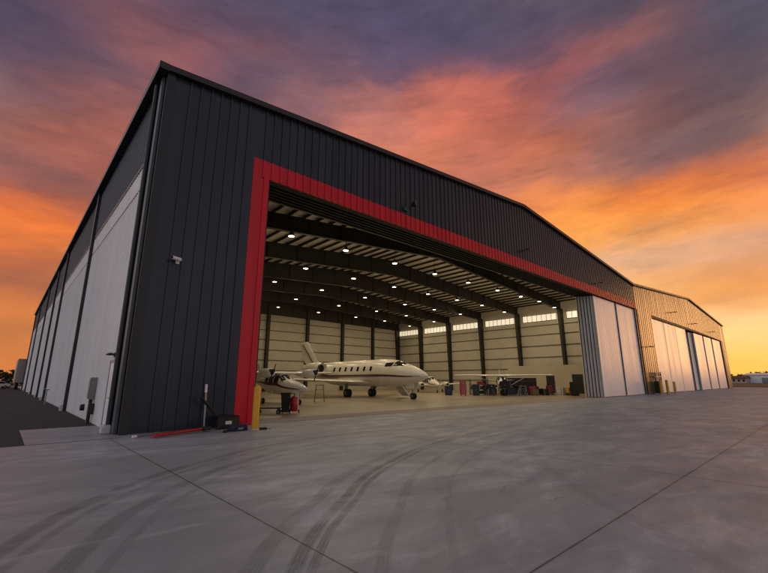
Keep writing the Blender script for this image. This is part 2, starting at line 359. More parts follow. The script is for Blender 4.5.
        c = mixc(nt, math_(nt, 'MULTIPLY', hj, .72), c, (.012, .011, .012))
    lk(nt, c, b.inputs['Base Color'])
    lk(nt, mrange(nt, mid, .25, .75, *rough), b.inputs['Roughness']); b.inputs['Specular IOR Level'].default_value = spec
    bn = nn(nt, 'ShaderNodeBump'); bn.inputs['Strength'].default_value = .25; bn.inputs['Distance'].default_value = .01
    lk(nt, math_(nt, 'ADD', fine, math_(nt, 'MULTIPLY', big, 3)), bn.inputs['Height']); lk(nt, bn.outputs[0], b.inputs['Normal'])
    return m
g_apron = ground_mat('apron_concrete', (.50, .52, .51), True, True, (.38, .66), .35)
g_asph = ground_mat('dark_asphalt', (.062, .060, .062), rough=(.8, .95), spec=.15)
g_pad = ground_mat('pad_concrete', (.42, .42, .43))
g_grass = mat('dry_grass', (.10, .075, .03), .9, 0, .35, .05)
def floor_mat():
    m = mat('hangar_floor_coat', (.34, .28, .20), .33, 0, .12, .35)
    return m
def sheet(name, pts, z, m):
    o = MB().poly([(x, y, z) for x, y in pts]).build(name, m); return tag(o, kind='structure')
def sheet(name, pts, z, m):
    me = bpy.data.meshes.new(name); me.from_pydata([(x, y, z) for x, y in pts], [], [tuple(range(len(pts)))]); me.materials.append(m)
    o = bpy.data.objects.new(name, me); col.objects.link(o); return tag(o, kind='structure')
sheet('ground', [(-3000, -3000), (3500, -3000), (3500, 3000), (-3000, 3000)], -.016, g_grass)
sheet('apron', [(-60, -90), (124, -90), (124, 140), (-60, 140)], -.008, g_apron)
sheet('asphalt_lot', [(-60, -.75), (-2.2, -.75), (-2.2, 3.65), (.1, 3.65), (.1, 130), (-60, 130)], -.004, g_asph)
sheet('side_pad', [(-2.2, -.75), (-.02, -.75), (-.02, 3.65), (-2.2, 3.65)], .0, g_pad)
sheet('hangar_floor', [(.2, .12), (53, .12), (53, 41.3), (.2, 41.3)], 0.0, floor_mat())

# ------------------------------------------------------------------ hangar shells
def top1(x): return 13.2 + 2.5*(1-abs(x-26.6)/26.6)
def top2(x): return 13.3 + 2.1*(1-abs(x-82.4)/29.1)
def ribs(mb, x0, x1, lo, hi, pitch=.4, depth=.05, y=0, pw=.11):
    """vertical seamed cladding facing -Y between x0 and x1; lo, hi are numbers or functions of x"""
    lo_ = lo if callable(lo) else (lambda x: lo); hi_ = hi if callable(hi) else (lambda x: hi)
    xs = [(x0, y)]
    k = math.ceil(x0/pitch)
    while k*pitch + pw < x1:
        b = k*pitch
        if b > x0+.25: xs += [(b, y), (b+.015, y-depth), (b+pw-.015, y-depth), (b+pw, y)]
        k += 1
    xs.append((x1, y))
    for (xa, ya), (xb, yb) in zip(xs, xs[1:]):
        mb.poly([(xa, ya, lo_(xa)), (xb, yb, lo_(xb)), (xb, yb, hi_(xb)), (xa, ya, hi_(xa))])
    return mb
H1 = thing('hangar', 'huge charcoal metal hangar with red trimmed doorway standing open', 'hangar', (0, 0, 0))
fw = MB()
ribs(fw, .25, 3.6, 0, top1)
ribs(fw, 3.6, 53.25, 10.92, top1)
fw.build('front_wall', 'charcoal_cladding', H1)
MB().box((3.62, .05, 0), (4.33, .30, 10.1)).build('jamb_liner', 'steel_dark', H1)
rt = MB(); ribs(rt, 3.6, 4.34, 0, 10.12, .24, .04, -.01); ribs(rt, 3.6, 53.25, 10.12, 10.92, .4, .045, -.01)
rt.poly([(4.34, -.01, 0), (4.34, .06, 0), (4.34, .06, 10.12), (4.34, -.01, 10.12)]); rt.poly([(4.34, -.01, 10.12), (53.25, -.01, 10.12), (53.25, .06, 10.12), (4.34, .06, 10.12)])
rt.build('door_surround', 'red_cladding', H1)
# jamb return and header soffit
MB().box((4.335, .062, 0), (4.42, 2.2, 10.1)).build('jamb_or_dark_gap', 'steel_dark', H1)
hs = MB().box((4.42, .062, 10.13), (53.2, .35, 10.9))
for k in range(6): hs.box((4.42, .40+k*.30, 10.16), (53.2, .52+k*.30, 10.42))
hs.box((4.42, .36, 10.45), (53.2, 2.2, 10.6))
hs.build('door_track', 'steel_dark', H1)
MB().box((4.35, 2.22, 10.3), (52.9, 2.36, 11.3)).build('header_beam', 'steel_grey', H1)
# hazard guard on the jamb
for k in range(9): MB().box((4.425, -.004, .08+k*.15), (4.47, .07, .16+k*.15)).build('edge_guard', 'yellow_paint', H1)
# corner and rake trims
MB().box((-.02, -.09, 0), (.25, .0, 13.1)).build('corner_trim', 'black_trim', H1)
MB().tube([(-.16, .75, .1), (-.16, .75, 12.8)], .09, 12).build('downpipe', 'black_trim', H1, 40)
MB().box((-.12, .18, 0), (-.02, .5, 12.9)).build('corner_flashing', 'blue_grey_cladding', H1)
def rake(mb, f, xa, xb, y0=-.24, y1=.1, h=.24, dz=.02):
    mb.loft([[(x, y0, f(x)-h+dz), (x, y1, f(x)-h+dz), (x, y1, f(x)+dz), (x, y0, f(x)+dz)] for x in (xa, xb)])
rk = MB(); rake(rk, top1, -.30, 26.6); rake(rk, top1, 26.6, 53.2); rk.build('rake_trim', 'brown_trim', H1)
MB().box((-.36, -.27, 13.18-.26), (-.02, 80, 13.2)).build('gutter', 'brown_trim', H1)
# roof + ceiling liner
rf = MB()
for xa, xb in ((-.02, 26.6), (26.6, 53.3)):
    rf.loft([[(x, .1, top1(x)-.32), (x, 80, top1(x)-.32), (x, 80, top1(x)-.2), (x, .1, top1(x)-.2)] for x in (xa, xb)])
rf.build('roof', 'sunset_tinted_grey', H1)
def ceil(x): return 12.35 + .085*(26.6-abs(x-26.6))
cl = MB()
for xa, xb in ((.25, 26.6), (26.6, 53)):
    cl.loft([[(x, 1.9, ceil(x)), (x, 41.4, ceil(x)), (x, 41.4, ceil(x)+.06), (x, 1.9, ceil(x)+.06)] for x in (xa, xb)])
cl.build('ceiling_liner', 'liner', H1)
for k in range(44):
    x = .8 + k*1.2
    if x > 52.5: break
    z = ceil(x)
    MB().box((x-.03, 2.0, z-.20), (x+.03, 41.3, z-.003)).box((x-.08, 2.0, z-.22), (x+.03, 41.3, z-.202)).build('purlin', 'steel_dark', H1)
FLAT = {2: .045, 3: .027, 4: .022, 5: .018, 6: -.06}
def rbot(k, x): return .5*(10.95 + FLAT[k]*(26.6-abs(x-26.6))) + .5*(ceil(x)-1.3) if k in FLAT else ceil(x)-1.4
for k in range(7):
    Y = (2.75, 9.1, 15.6, 22.1, 28.6, 35.1, 41.1)[k]
    mb = MB()
    for xa, xb in ((.3, 26.6), (26.6, 52.7)):
        mb.loft([[(x, Y-.02, rbot(k, x)), (x, Y+.02, rbot(k, x)), (x, Y+.02, ceil(x)-.252), (x, Y-.02, ceil(x)-.252)] for x in (xa, xb)])
        for fn in (lambda x: rbot(k, x), lambda x: ceil(x)-.28):
            mb.loft([[(x, Y-.16, fn(x)-.02), (x, Y+.16, fn(x)-.02), (x, Y+.16, fn(x)+.02), (x, Y-.16, fn(x)+.02)] for x in (xa, xb)])
        for i in range(1, 9):
            x = xa+(xb-xa)*i/9; mb.box((x-.015, Y-.1, rbot(k, x)+.03), (x+.015, Y+.1, ceil(x)-.31))
    mb.build('rafter', 'steel_dark', H1)
    for s in (0, 1):
        c = MB(); zt = 11.25
        for (za, zb, wa, wb) in ((0, zt, .45, 1.0),):
            r = []
            for z, w in ((za, wa), (zb, wb)):
                xi = (52.85-w if s else .45+w); xo = (52.85 if s else .45)
                r.append([(xi, Y-.17, z), (xo, Y-.17, z), (xo, Y+.17, z), (xi, Y+.17, z)])
            c.loft(r)
        c.build('frame_column', 'steel_dark', H1)
for x in (4.9, 11.7, 18.5, 25.33, 32.2, 39.2, 46.1):
    MB().box((x-.24, 40.95, 0), (x+.24, 41.0, 13)).box((x-.03, 41.0, 0), (x+.03, 41.28, 13)).box((x-.24, 41.28, 0), (x+.24, 41.32, 13)).build('wind_column', 'steel_dark', H1)
MB().box((.2, 41.4, 0), (53.0, 41.5, 14.8)).build('back_wall', 'insulation', H1)
MB().box((52.95, 1.75, 0), (53.05, 41.4, 12.6)).build('inner_wall', 'insulation', H1)
MB().box((.0+.22, .45, 0), (.3, 41.4, 12.6)).build('inner_lining', 'insulation', H1)
for z in (1.5, 3.0, 4.5, 6.0, 7.5, 8.9, 10.3):
    MB().box((.4, 41.27, z), (52.9, 41.398, z+.07)).build('back_girt', 'girt_brown', H1)
for z in (1.6, 3.2, 4.75, 6.35, 7.9, 9.2):
    MB().box((52.84, 1.8, z), (52.948, 41.2, z+.08)).build('side_girt', 'girt_brown', H1)
for k in range(6):
    y0 = 2.6+6.5*k+.75; y1 = y0+5.05
    w = MB().box((52.78, y0, 9.9), (52.90, y1, 10.78)).build('strip_window', 'window_glow', H1)
    m = MB()
    for j in range(8):
        yy = y0+(y1-y0)*j/7; m.box((52.74, yy-.022, 9.87), (52.775, yy+.022, 10.81))
    m.box((52.74, y0-.05, 9.82), (52.79, y1+.05, 9.895)); m.box((52.74, y0-.05, 10.785), (52.79, y1+.05, 10.85))
    m.build('window_frame', 'steel_dark', w)
# lower office box inside, right
of = MB().box((50.2, 3.0, 0), (52.3, 16.4, 3.55)).build('office_room', 'office_board', H1)
for y0, y1, z1 in ((6.1, 7.4, 2.35), (9.7, 10.8, 2.2)):
    MB().box((50.14, y0, .02), (50.198, y1, z1)).build('office_door', 'black_paint', of)
# side wall (facing -X): bays between dark pilasters
PIL = [13.8, 29.8, 38.2, 50, 66.5, 79.8]
def side_ribs(mb, y0, y1, z0, z1, pitch, depth, x):
    ys = [(y0, x)]; k = math.ceil(y0/pitch)
    while k*pitch+.06 < y1:
        b = k*pitch
        if b > y0+.01: ys += [(b, x), (b+.012, x-depth), (b+.045, x-depth), (b+.057, x)]
        k += 1
    ys.append((y1, x))
    for (ya, xa), (yb, xb) in zip(ys, ys[1:]): mb.poly([(xa, yb, z0), (xa if False else xb, yb, z0), (xb, yb, z1), (xa, ya, z1)][:0] or [(xa, ya, z0), (xb, yb, z0), (xb, yb, z1), (xa, ya, z1)])
    return mb
st = 1.05
for i, p in enumerate(PIL):
    y0, y1 = st, p-.14
    pn = MB(); side_ribs(pn, y0+(.32 if i == 0 else .02), y1, .0, 8.85, .30, .022, -.03)
    pn.build('side_panel', 'white_panel', H1)
    tp = MB(); side_ribs(tp, y0+(.32 if i == 0 else .02), y1, 8.93, 9.85, .30, .022, -.03)
    tp.build('skylight_strip', 'translucent_strip', H1)
    up = MB(); side_ribs(up, y0+.02, y1, 9.98, 12.95, .30, .03, -.03); up.build('upper_siding', 'blue_grey_cladding', H1)
    tr = MB().box((-.07, y0+.02, 9.86), (.0, y1, 9.975)).box((-.05, y0+.32, 8.855), (.0, y1, 8.925))
    if i == 0: tr.box((-.06, y0+.02, 0), (.0, y0+.315, 9.855))
    tr.build('panel_trim', 'black_trim', H1)
    MB().box((-.2, p-.13, .0), (.0, p+.13, 12.93)).build('pilaster', 'black_trim', H1)
    MB().box((-.34, p-.22, -.02), (-.205, p+.22, .3)).build('footing', 'footing', H1, bevel=.03)
    st = p+.14
MB().box((-.36, .52, -.02), (-.1, .95, .26)).build('footing', 'footing', H1, bevel=.04)
MB().box((-.012, .6, .02), (.15, 79.9, 12.9)).build('side_backing', 'black_trim', H1)
MB().box((-.0, 79.9, 0), (53.2, 80, 12.9)).build('rear_wall', 'charcoal_cladding', H1)
# person door in the side wall
dr = MB().box((-.075, 1.5, .05), (-.045, 2.42, 2.25)).build('person_door', 'white_panel', H1)
MB().box((-.09, 1.42, .02), (-.04, 1.49, 2.33)).box((-.09, 2.43, .02), (-.04, 2.52, 2.33)).box((-.09, 1.42, 2.26), (-.04, 2.52, 2.34)).build('door_frame', 'grey_paint', dr)
MB().tube([(-.13, 1.62, 1.05), (-.13, 1.76, 1.05)], .018).build('handle', 'chrome', dr)

# sliding leaves of the right end of the doorway
def leaf(parent, x0, x1, y, z1=10.05, th=.14, m='door_white', rib=.012, edge='rubber', frame='leaf_grey'):
    l = MB(); ribs(l, x0+.12, x1-.12, .06, z1, .45 if rib else 99, rib, y, .09)
    l.box((x0+.12, y+.02, .06), (x1-.12, y+th, z1))
    o = l.build('door_leaf', m, parent)
    for xa, xb in ((x0, x0+.115), (x1-.115, x1)): MB().box((xa, y-.02, .04), (xb, y+th+.02, z1)).build('edge_frame', frame, o)
    for xa, xb in ((x0-.035, x0-.003), (x1+.003, x1+.035)): MB().box((xa, y+.05, .04), (xb, y+th-.05, z1)).build('rubber_seal', edge, o)
    return o
leaf(H1, 40.2, 46.15, .22); leaf(H1, 46.7, 52.6, .22)
for k in range(5): leaf(H1, 40.16-.10*k, 46.0, .47+k*.27, m='leaf_grey', th=.19)
MB().box((52.65, .07, 0), (53.24, .5, 10.1)).build('jamb_or_dark_gap', 'black_trim', H1)
MB().box((46.25, .30, 0), (46.6, .42, 10.1)).build('jamb_or_dark_gap', 'rubber', H1)  # no jamb here: dark strip painting the shade in the gap between two leaves
ft = MB()
for k in range(6): ft.box((4.5, .27+k*.27, -.02), (53, .31+k*.27, .012))
ft.build('floor_track', 'steel_grey', H1)

# ------------------------------------------------------------------ second hangar
H2 = thing('hangar', 'farther grey hangar with white sliding doors, joined to the open one', 'hangar', (0, 0, 0))
f2 = MB()
hp = .8
ribs(f2, 53.25, 58.9, 0, top2, hp, .03); ribs(f2, 58.9, 108.8, lambda x: 10.0-.35*max(0, x-82.4)/26.4, top2, hp, .03); ribs(f2, 108.8, 111.5, 0, top2, hp, .03)
f2.build('front_wall', 'sunset_tinted_grey', H2)
MB().box((58.95, .05, 9.7), (108.75, 2.2, 9.98)).build('door_track', 'steel_dark', H2)
MB().box((58.85, .03, 0), (58.98, 1.2, 9.99)).build('jamb_or_dark_gap', 'black_trim', H2)
MB().box((107.2, .03, 0), (108.85, .9, 9.65)).build('jamb_or_dark_gap', 'black_trim', H2)
r2 = MB(); rake(r2, top2, 53.25, 82.4); rake(r2, top2, 82.4, 111.7); r2.build('rake_trim', 'brown_trim', H2)
r3 = MB()
for xa, xb in ((53.35, 82.4), (82.4, 111.6)):
    r3.loft([[(x, .1, top2(x)-.32), (x, 80, top2(x)-.32), (x, 80, top2(x)-.2), (x, .1, top2(x)-.2)] for x in (xa, xb)])
r3.build('roof', 'sunset_tinted_grey', H2)
MB().box((111.4, .05, 0), (111.5, 80, 12.9)).build('side_wall', 'sunset_tinted_grey', H2)
MB().box((53.4, 79.9, 0), (111.4, 80, 12.9)).build('rear_wall', 'sunset_tinted_grey', H2)
MB().box((53.12, .5, 0), (53.2, 79.8, 12.7)).build('party_wall', 'sunset_tinted_grey', H2)
for a, b in ((59.0, 65.17), (65.245, 71.37), (71.445, 77.6)): leaf(H2, a, b, .2 , 9.62, edge='door_white', frame='door_white', rib=0)
for a, b in ((83.2, 90.1), (91.0, 97.6), (98.6, 106.6)): leaf(H2, a, b, .2, 9.5, rib=0)
for k in range(4): leaf(H2, 78.4-.25*k+2.6, 84.5, .55+.3*k, 9.5, m='leaf_grey')
MB().box((77.7, 2.2, 0), (108.7, 2.3, 9.6)).build('dark_gap_backing', 'steel_dark', H2)  # near-black sheet, its colour stands in for the shade inside the open gap
for a, b in ((90.2, 90.9), (97.7, 98.5)): MB().box((a, .34, 0), (b, .40, 9.5)).build('leaf_gap', 'rubber', H2)  # solid dark strips, the shade of each gap is put into their colour

# ------------------------------------------------------------------ ceiling lamps
ORD = ['first', 'second', 'third', 'fourth', 'fifth', 'sixth', 'seventh', 'eighth', 'ninth']
ROWN = ['lamp row nearest the doorway', 'second lamp row behind the doorway', 'third lamp row behind the doorway', 'fourth lamp row behind the doorway', 'lamp row closest to the back wall']
proto = None
LAMP_X = {0: [10.3, 15.0, 20.2, 25.4, 30.6, 36, 41, 45.5, 49.6], 1: [15.5, 20.9, 26.4, 31.8, 37.2, 42.6, 48], 2: [15.9, 21.6, 27.8, 34.6, 40.5, 46.5], 3: [22.2, 28.7, 35.4, 41.5, 48], 4: [23.3, 29.8, 36.8, 43, 49]}
ld = bpy.data.lights.new('bay_light', 'AREA'); ld.shape = 'DISK'; ld.size = .32; ld.energy = 34; ld.color = (1, .80, .50)
lp = bpy.data.lights.new('bay_glow', 'POINT'); lp.shadow_soft_size = .1; lp.energy = 22; lp.color = (1, .78, .46)
for r in range(5):
    for j, x in enumerate(LAMP_X[r]):
        loc = (x, 8.55+6.5*r, 11.3 if x < 47 else 11.0)
        lab = '%s ceiling lamp from the left in the %s' % (ORD[j], ROWN[r])
        if proto is None:
            proto = thing('ceiling_lamp', lab, 'ceiling lamp', loc, 0, 'high bay lamps under the hangar roof')
            MB().lathe([(0, .23), (.05, .24), (.16, .14), (.30, .12), (.34, .03)], (0,0,0), (0,0,1), 18).build('housing', 'steel_dark', proto, 35)
            MB().lathe([(-.012, .2), (-.003, .2)], (0,0,0), (0,0,1), 18).build('diffuser', 'lamp_glow', proto)
            MB().tube([(0, 0, 0), (0, 0, 1)], .018, 6).build('stem', 'steel_dark', proto, 40).location = (0, 0, .34)
            o = proto
        else: o = dup(proto, loc, label=lab)
        for ch in o.children:
            if ch.name.startswith('stem'): ch.scale = (1, 1, ceil(x)-.005-loc[2]-.34)
        lo = bpy.data.objects.new('bay_light', ld); col.objects.link(lo); lo.location = (0, 0, -.02); lo.parent = o
        lo = bpy.data.objects.new('bay_glow', lp); col.objects.link(lo); lo.location = (0, 0, -.17); lo.parent = o

# ------------------------------------------------------------------ aircraft helpers
def ring(y, zc, rw, rh, n=24, pw=2.0):
    out = []
    for j in range(n):
        t = 2*math.pi*j/n; c, s_ = math.cos(t), math.sin(t)
        out.append(V((rw*math.copysign(abs(c)**(2/pw), c), y, zc+rh*math.copysign(abs(s_)**(2/pw), s_))))
    return out
def interp(st, y):
    for a, b in zip(st, st[1:]):
        if a[0] <= y <= b[0]:
            t = (y-a[0])/(b[0]-a[0]); t2 = t
            return [a[k]+(b[k]-a[k])*t2 for k in (1, 2, 3)]
    return st[-1][1:4]
def surf(st, y, th, off=.012, pw=2.0):
    zc, rw, rh = interp(st, y); c, s_ = math.cos(th), math.sin(th)
    return V(((rw+off)*math.copysign(abs(c)**(2/pw), c), y, zc+(rh+off)*math.copysign(abs(s_)**(2/pw), s_)))
def patch(mb, st, y0, y1, t0, t1, t0b=None, t1b=None, ny=5, ntt=4, off=.012, pw=2.0):
    """surface patch; th range may change from (t0,t1) at y0 to (t0b,t1b) at y1"""
    t0b = t0 if t0b is None else t0b; t1b = t1 if t1b is None else t1b
    rows = []
    for i in range(ny+1):
        u = i/ny; y = y0+(y1-y0)*u; a = t0+(t0b-t0)*u; b = t1+(t1b-t1)*u
        rows.append([surf(st, y, a+(b-a)*j/ntt, off, pw) for j in range(ntt+1)])
    mb.loft(rows, False, False)
def airfoil(le, chord, thick, up=V((0,0,1)), n=7):
    le = V(le); pts = []
    for i in range(n): x = i/(n-1); pts.append((x**1.5, .5*thick*chord*(2.9*math.sqrt(max(x**1.5, 0))*(1-x**1.5)*.9+.02)))
    for i in range(n-1, 0, -1): x = (i/(n-1))**1.5; pts.append((x, -.35*thick*chord*(2.9*math.sqrt(x)*(1-x)*.9+.02)))
    return [le + V((0, x*chord, 0)) + up*h for x, h in pts]
def wing(mb, secs, up=V((0,0,1))):
    mb.loft([airfoil(le, c, t, up) for le, c, t in secs])
def wheel(parent, c, r, w, ax=(1,0,0), name='wheel'):
    o = MB().lathe([(-w/2, r*.55), (-w/2, r*.85), (-w*.3, r), (w*.3, r), (w/2, r*.85), (w/2, r*.55)], c, ax, 18).build(name, 'tyre', parent, 40)
    MB().lathe([(-w/2-.01, r*.5), (-w/2-.005, r*.54), (w/2+.005, r*.54), (w/2+.01, r*.5)], c, ax, 14).build('rim', 'steel_grey', o, 40)
    return o
HP = math.pi

# ------------------------------------------------------------------ business jet, nose to -Y
J = thing('business_jet', 'large cream business jet with maroon stripe parked nose out in the hangar', 'jet', (24.0, 8.5, 0))
ST = [(0, 2.0, .03, .03), (.12, 2.0, .19, .17), (.4, 2.01, .38, .34), (.9, 2.04, .59, .54), (1.7, 2.09, .85, .79), (2.6, 2.17, 1.06, 1.03), (3.4, 2.25, 1.18, 1.16), (4.4, 2.30, 1.27, 1.25), (5.5, 2.32, 1.30, 1.28),
      (12.6, 2.32, 1.30, 1.28), (14.2, 2.40, 1.20, 1.18), (16, 2.54, .95, .98), (17.8, 2.74, .62, .66), (19.4, 2.93, .29, .34), (20.1, 3.02, .06, .08)]
MB().loft([ring(y, a, b, c, 32) for y, a, b, c in ST]).build('fuselage', 'aircraft_cream', J, 60)
cp = MB()
for s in (0, 1):
    f = (lambda t: HP-t) if s else (lambda t: t)
    cp2 = MB()
    patch(cp, ST, 2.3, 3.3, f(1.50), f(.86), f(1.50), f(.60), off=.014)
    patch(cp, ST, 3.4, 4.25, f(1.0), f(.56), f(.80), f(.46), off=.014)
cp.build('windshield', 'glass_dark', J)
for s in (0, 1):
    for k in range(7):
        y = 5.9 + k*.98; f = (lambda t: HP-t) if s else (lambda t: t)
        q = MB(); patch(q, ST, y, y+.30, f(.14), f(.48), ny=2, ntt=3, off=.013); q.build('cabin_window', 'glass_dark', J)
for s in (0, 1):
    f = (lambda t: HP-t) if s else (lambda t: t)
    q = MB(); patch(q, ST, .5, 16.5, f(-.19), f(-.10), f(-.30), f(-.16), ny=60, ntt=2, off=.011); patch(q, ST, 1.2, 16.5, f(-.24), f(-.20), f(-.42), f(-.36), ny=60, ntt=1, off=.011)
    q.build('stripe', 'stripe_maroon', J)
bl = MB().loft([ring(y, 1.55, w, h, 20) for y, w, h in ((5.6, .1, .05), (6.4, .9, .42), (8, 1.25, .52), (11, 1.25, .52), (12.6, .9, .42), (13.6, .1, .05))]); bl.build('belly_fairing', 'aircraft_cream', J, 60)
for s in (-1, 1):
    w = MB(); wing(w, [((s*.6, 7.0, 1.42), 4.1, .12), ((s*3.6, 8.7, 1.55), 2.9, .11), ((s*9.3, 12.1, 1.85), 1.25, .10)])
    w.build('wing', 'aircraft_cream', J, 50)
    w = MB(); w.loft([airfoil((s*9.3, 12.1, 1.85), 1.25, .09, V((s,0,0))), airfoil((s*9.62, 12.9, 2.85), .6, .09, V((s,0,0)))]); w.build('winglet', 'aircraft_cream', J, 50)
    # nacelle with intake
    nc = MB().lathe([(.55, .38), (.15, .47), (0, .52), (-.02, .56), (.06, .62), (.5, .69), (1.4, .72), (2.5, .62), (3.5, .42), (3.52, .34)], (s*1.98, 13.0, 2.83), (0, 1, 0), 28, False)
    no = nc.build('engine_nacelle', 'aircraft_cream', J, 50)
    MB().lathe([(.0, .515), (-.03, .56), (.05, .625), (.06, .60), (.02, .53)], (s*1.98, 12.99, 2.83), (0, 1, 0), 28, False).build('intake_lip', 'chrome', no, 60)
    MB().lathe([(.14, .02), (.34, .14), (.40, .47), (.5, .47)], (s*1.98, 13.0, 2.83), (0, 1, 0), 24).build('fan', 'engine_dark', no, 30)
    MB().cbox((s*1.25, 14.7, 2.80), (.8, 1.9, .16)).build('engine_pylon', 'aircraft_cream', J, bevel=.05)
    # stabilizer, part way up the fin
    w = MB(); wing(w, [((s*.06, 18.4, 3.35), 1.4, .09), ((s*2.3, 19.5, 3.42), .75, .09)]); w.build('stabilizer', 'aircraft_cream', J, 50)
    # main gear
    MB().tube([(s*1.6, 9.2, 1.5), (s*1.6, 9.1, .45)], [.1, .07]).build('gear_strut', 'steel_grey', J, 40)
    for dx in (-.17, .17): wheel(J, (s*1.6+dx, 9.1, .40), .40, .24)
    MB().cbox((s*1.86, 9.0, 1.02), (.03, .5, .5)).build('gear_door', 'grey_paint', J)
fin = MB(); fin.loft([airfoil((0, 15.6, 3.2), 3.5, .09, V((1,0,0))), airfoil((0, 17.1, 3.9), 2.9, .09, V((1,0,0))), airfoil((0, 19.0, 6.05), 2.0, .09, V((1,0,0))), airfoil((0, 19.35, 6.2), 1.3, .07, V((1,0,0)))])
fo = fin.build('tail_fin', 'aircraft_cream', J, 50)
sw = MB()
for s in (-1, 1):
    for k, (dy, wd) in enumerate(((1.25, .28), (1.75, .12))):
        sw.loft([[V((s*(.155-.03*t-.045*abs(u)), 16.4+dy+3.0*t*.83+u*wd, 3.6+2.3*t)) for u in (0, 1)] for t in (0, .5, 1)], False, False)
sw.build('tail_stripe', 'stripe_maroon', fo)
MB().tube([(0, 1.9, 1.45), (0, 1.75, .35)], [.09, .06]).build('nose_strut', 'steel_grey', J, 40)
for dx in (-.13, .13): wheel(J, (dx, 1.72, .27), .27, .16, name='nose_wheel')
for s in (-1, 1): MB().cbox((s*.28, 1.85, 1.15), (.03, 1.0, .5)).build('nose_gear_door', 'aircraft_cream', J)
# airstair on the port side (+X)
ad_ = MB()
for i in range(8):
    pass
A0, A1 = V((1.1, 4.9, 1.62)), V((2.35, 4.9, .2))
rows = []
for i in range(9):
    t = i/8; p = A0.lerp(A1, t) + V((-.0, 0, -.16*math.sin(math.pi*t))); rows.append([p+V((0, -.5, 0)), p+V((0, .5, 0)), p+V((-.05, .5, -.06)), p+V((-.05, -.5, -.06))])
ast = ad_.loft(rows).build('airstair', 'white_paint', J, 50)
for i in range(1, 5):
    p = A0.lerp(A1, i/5); MB().box((p.x-.02, p.y-.36, p.z+.02), (p.x+.24, p.y+.36, p.z+.05)).build('step', 'black_paint', ast)
for dy in (-.4, .4): MB().tube([A0+V((0, dy, .75)), A1+V((-.1, dy, .85)), A1+V((0, dy, .05))], .02, 6).build('handrail', 'chrome', ast, 50)

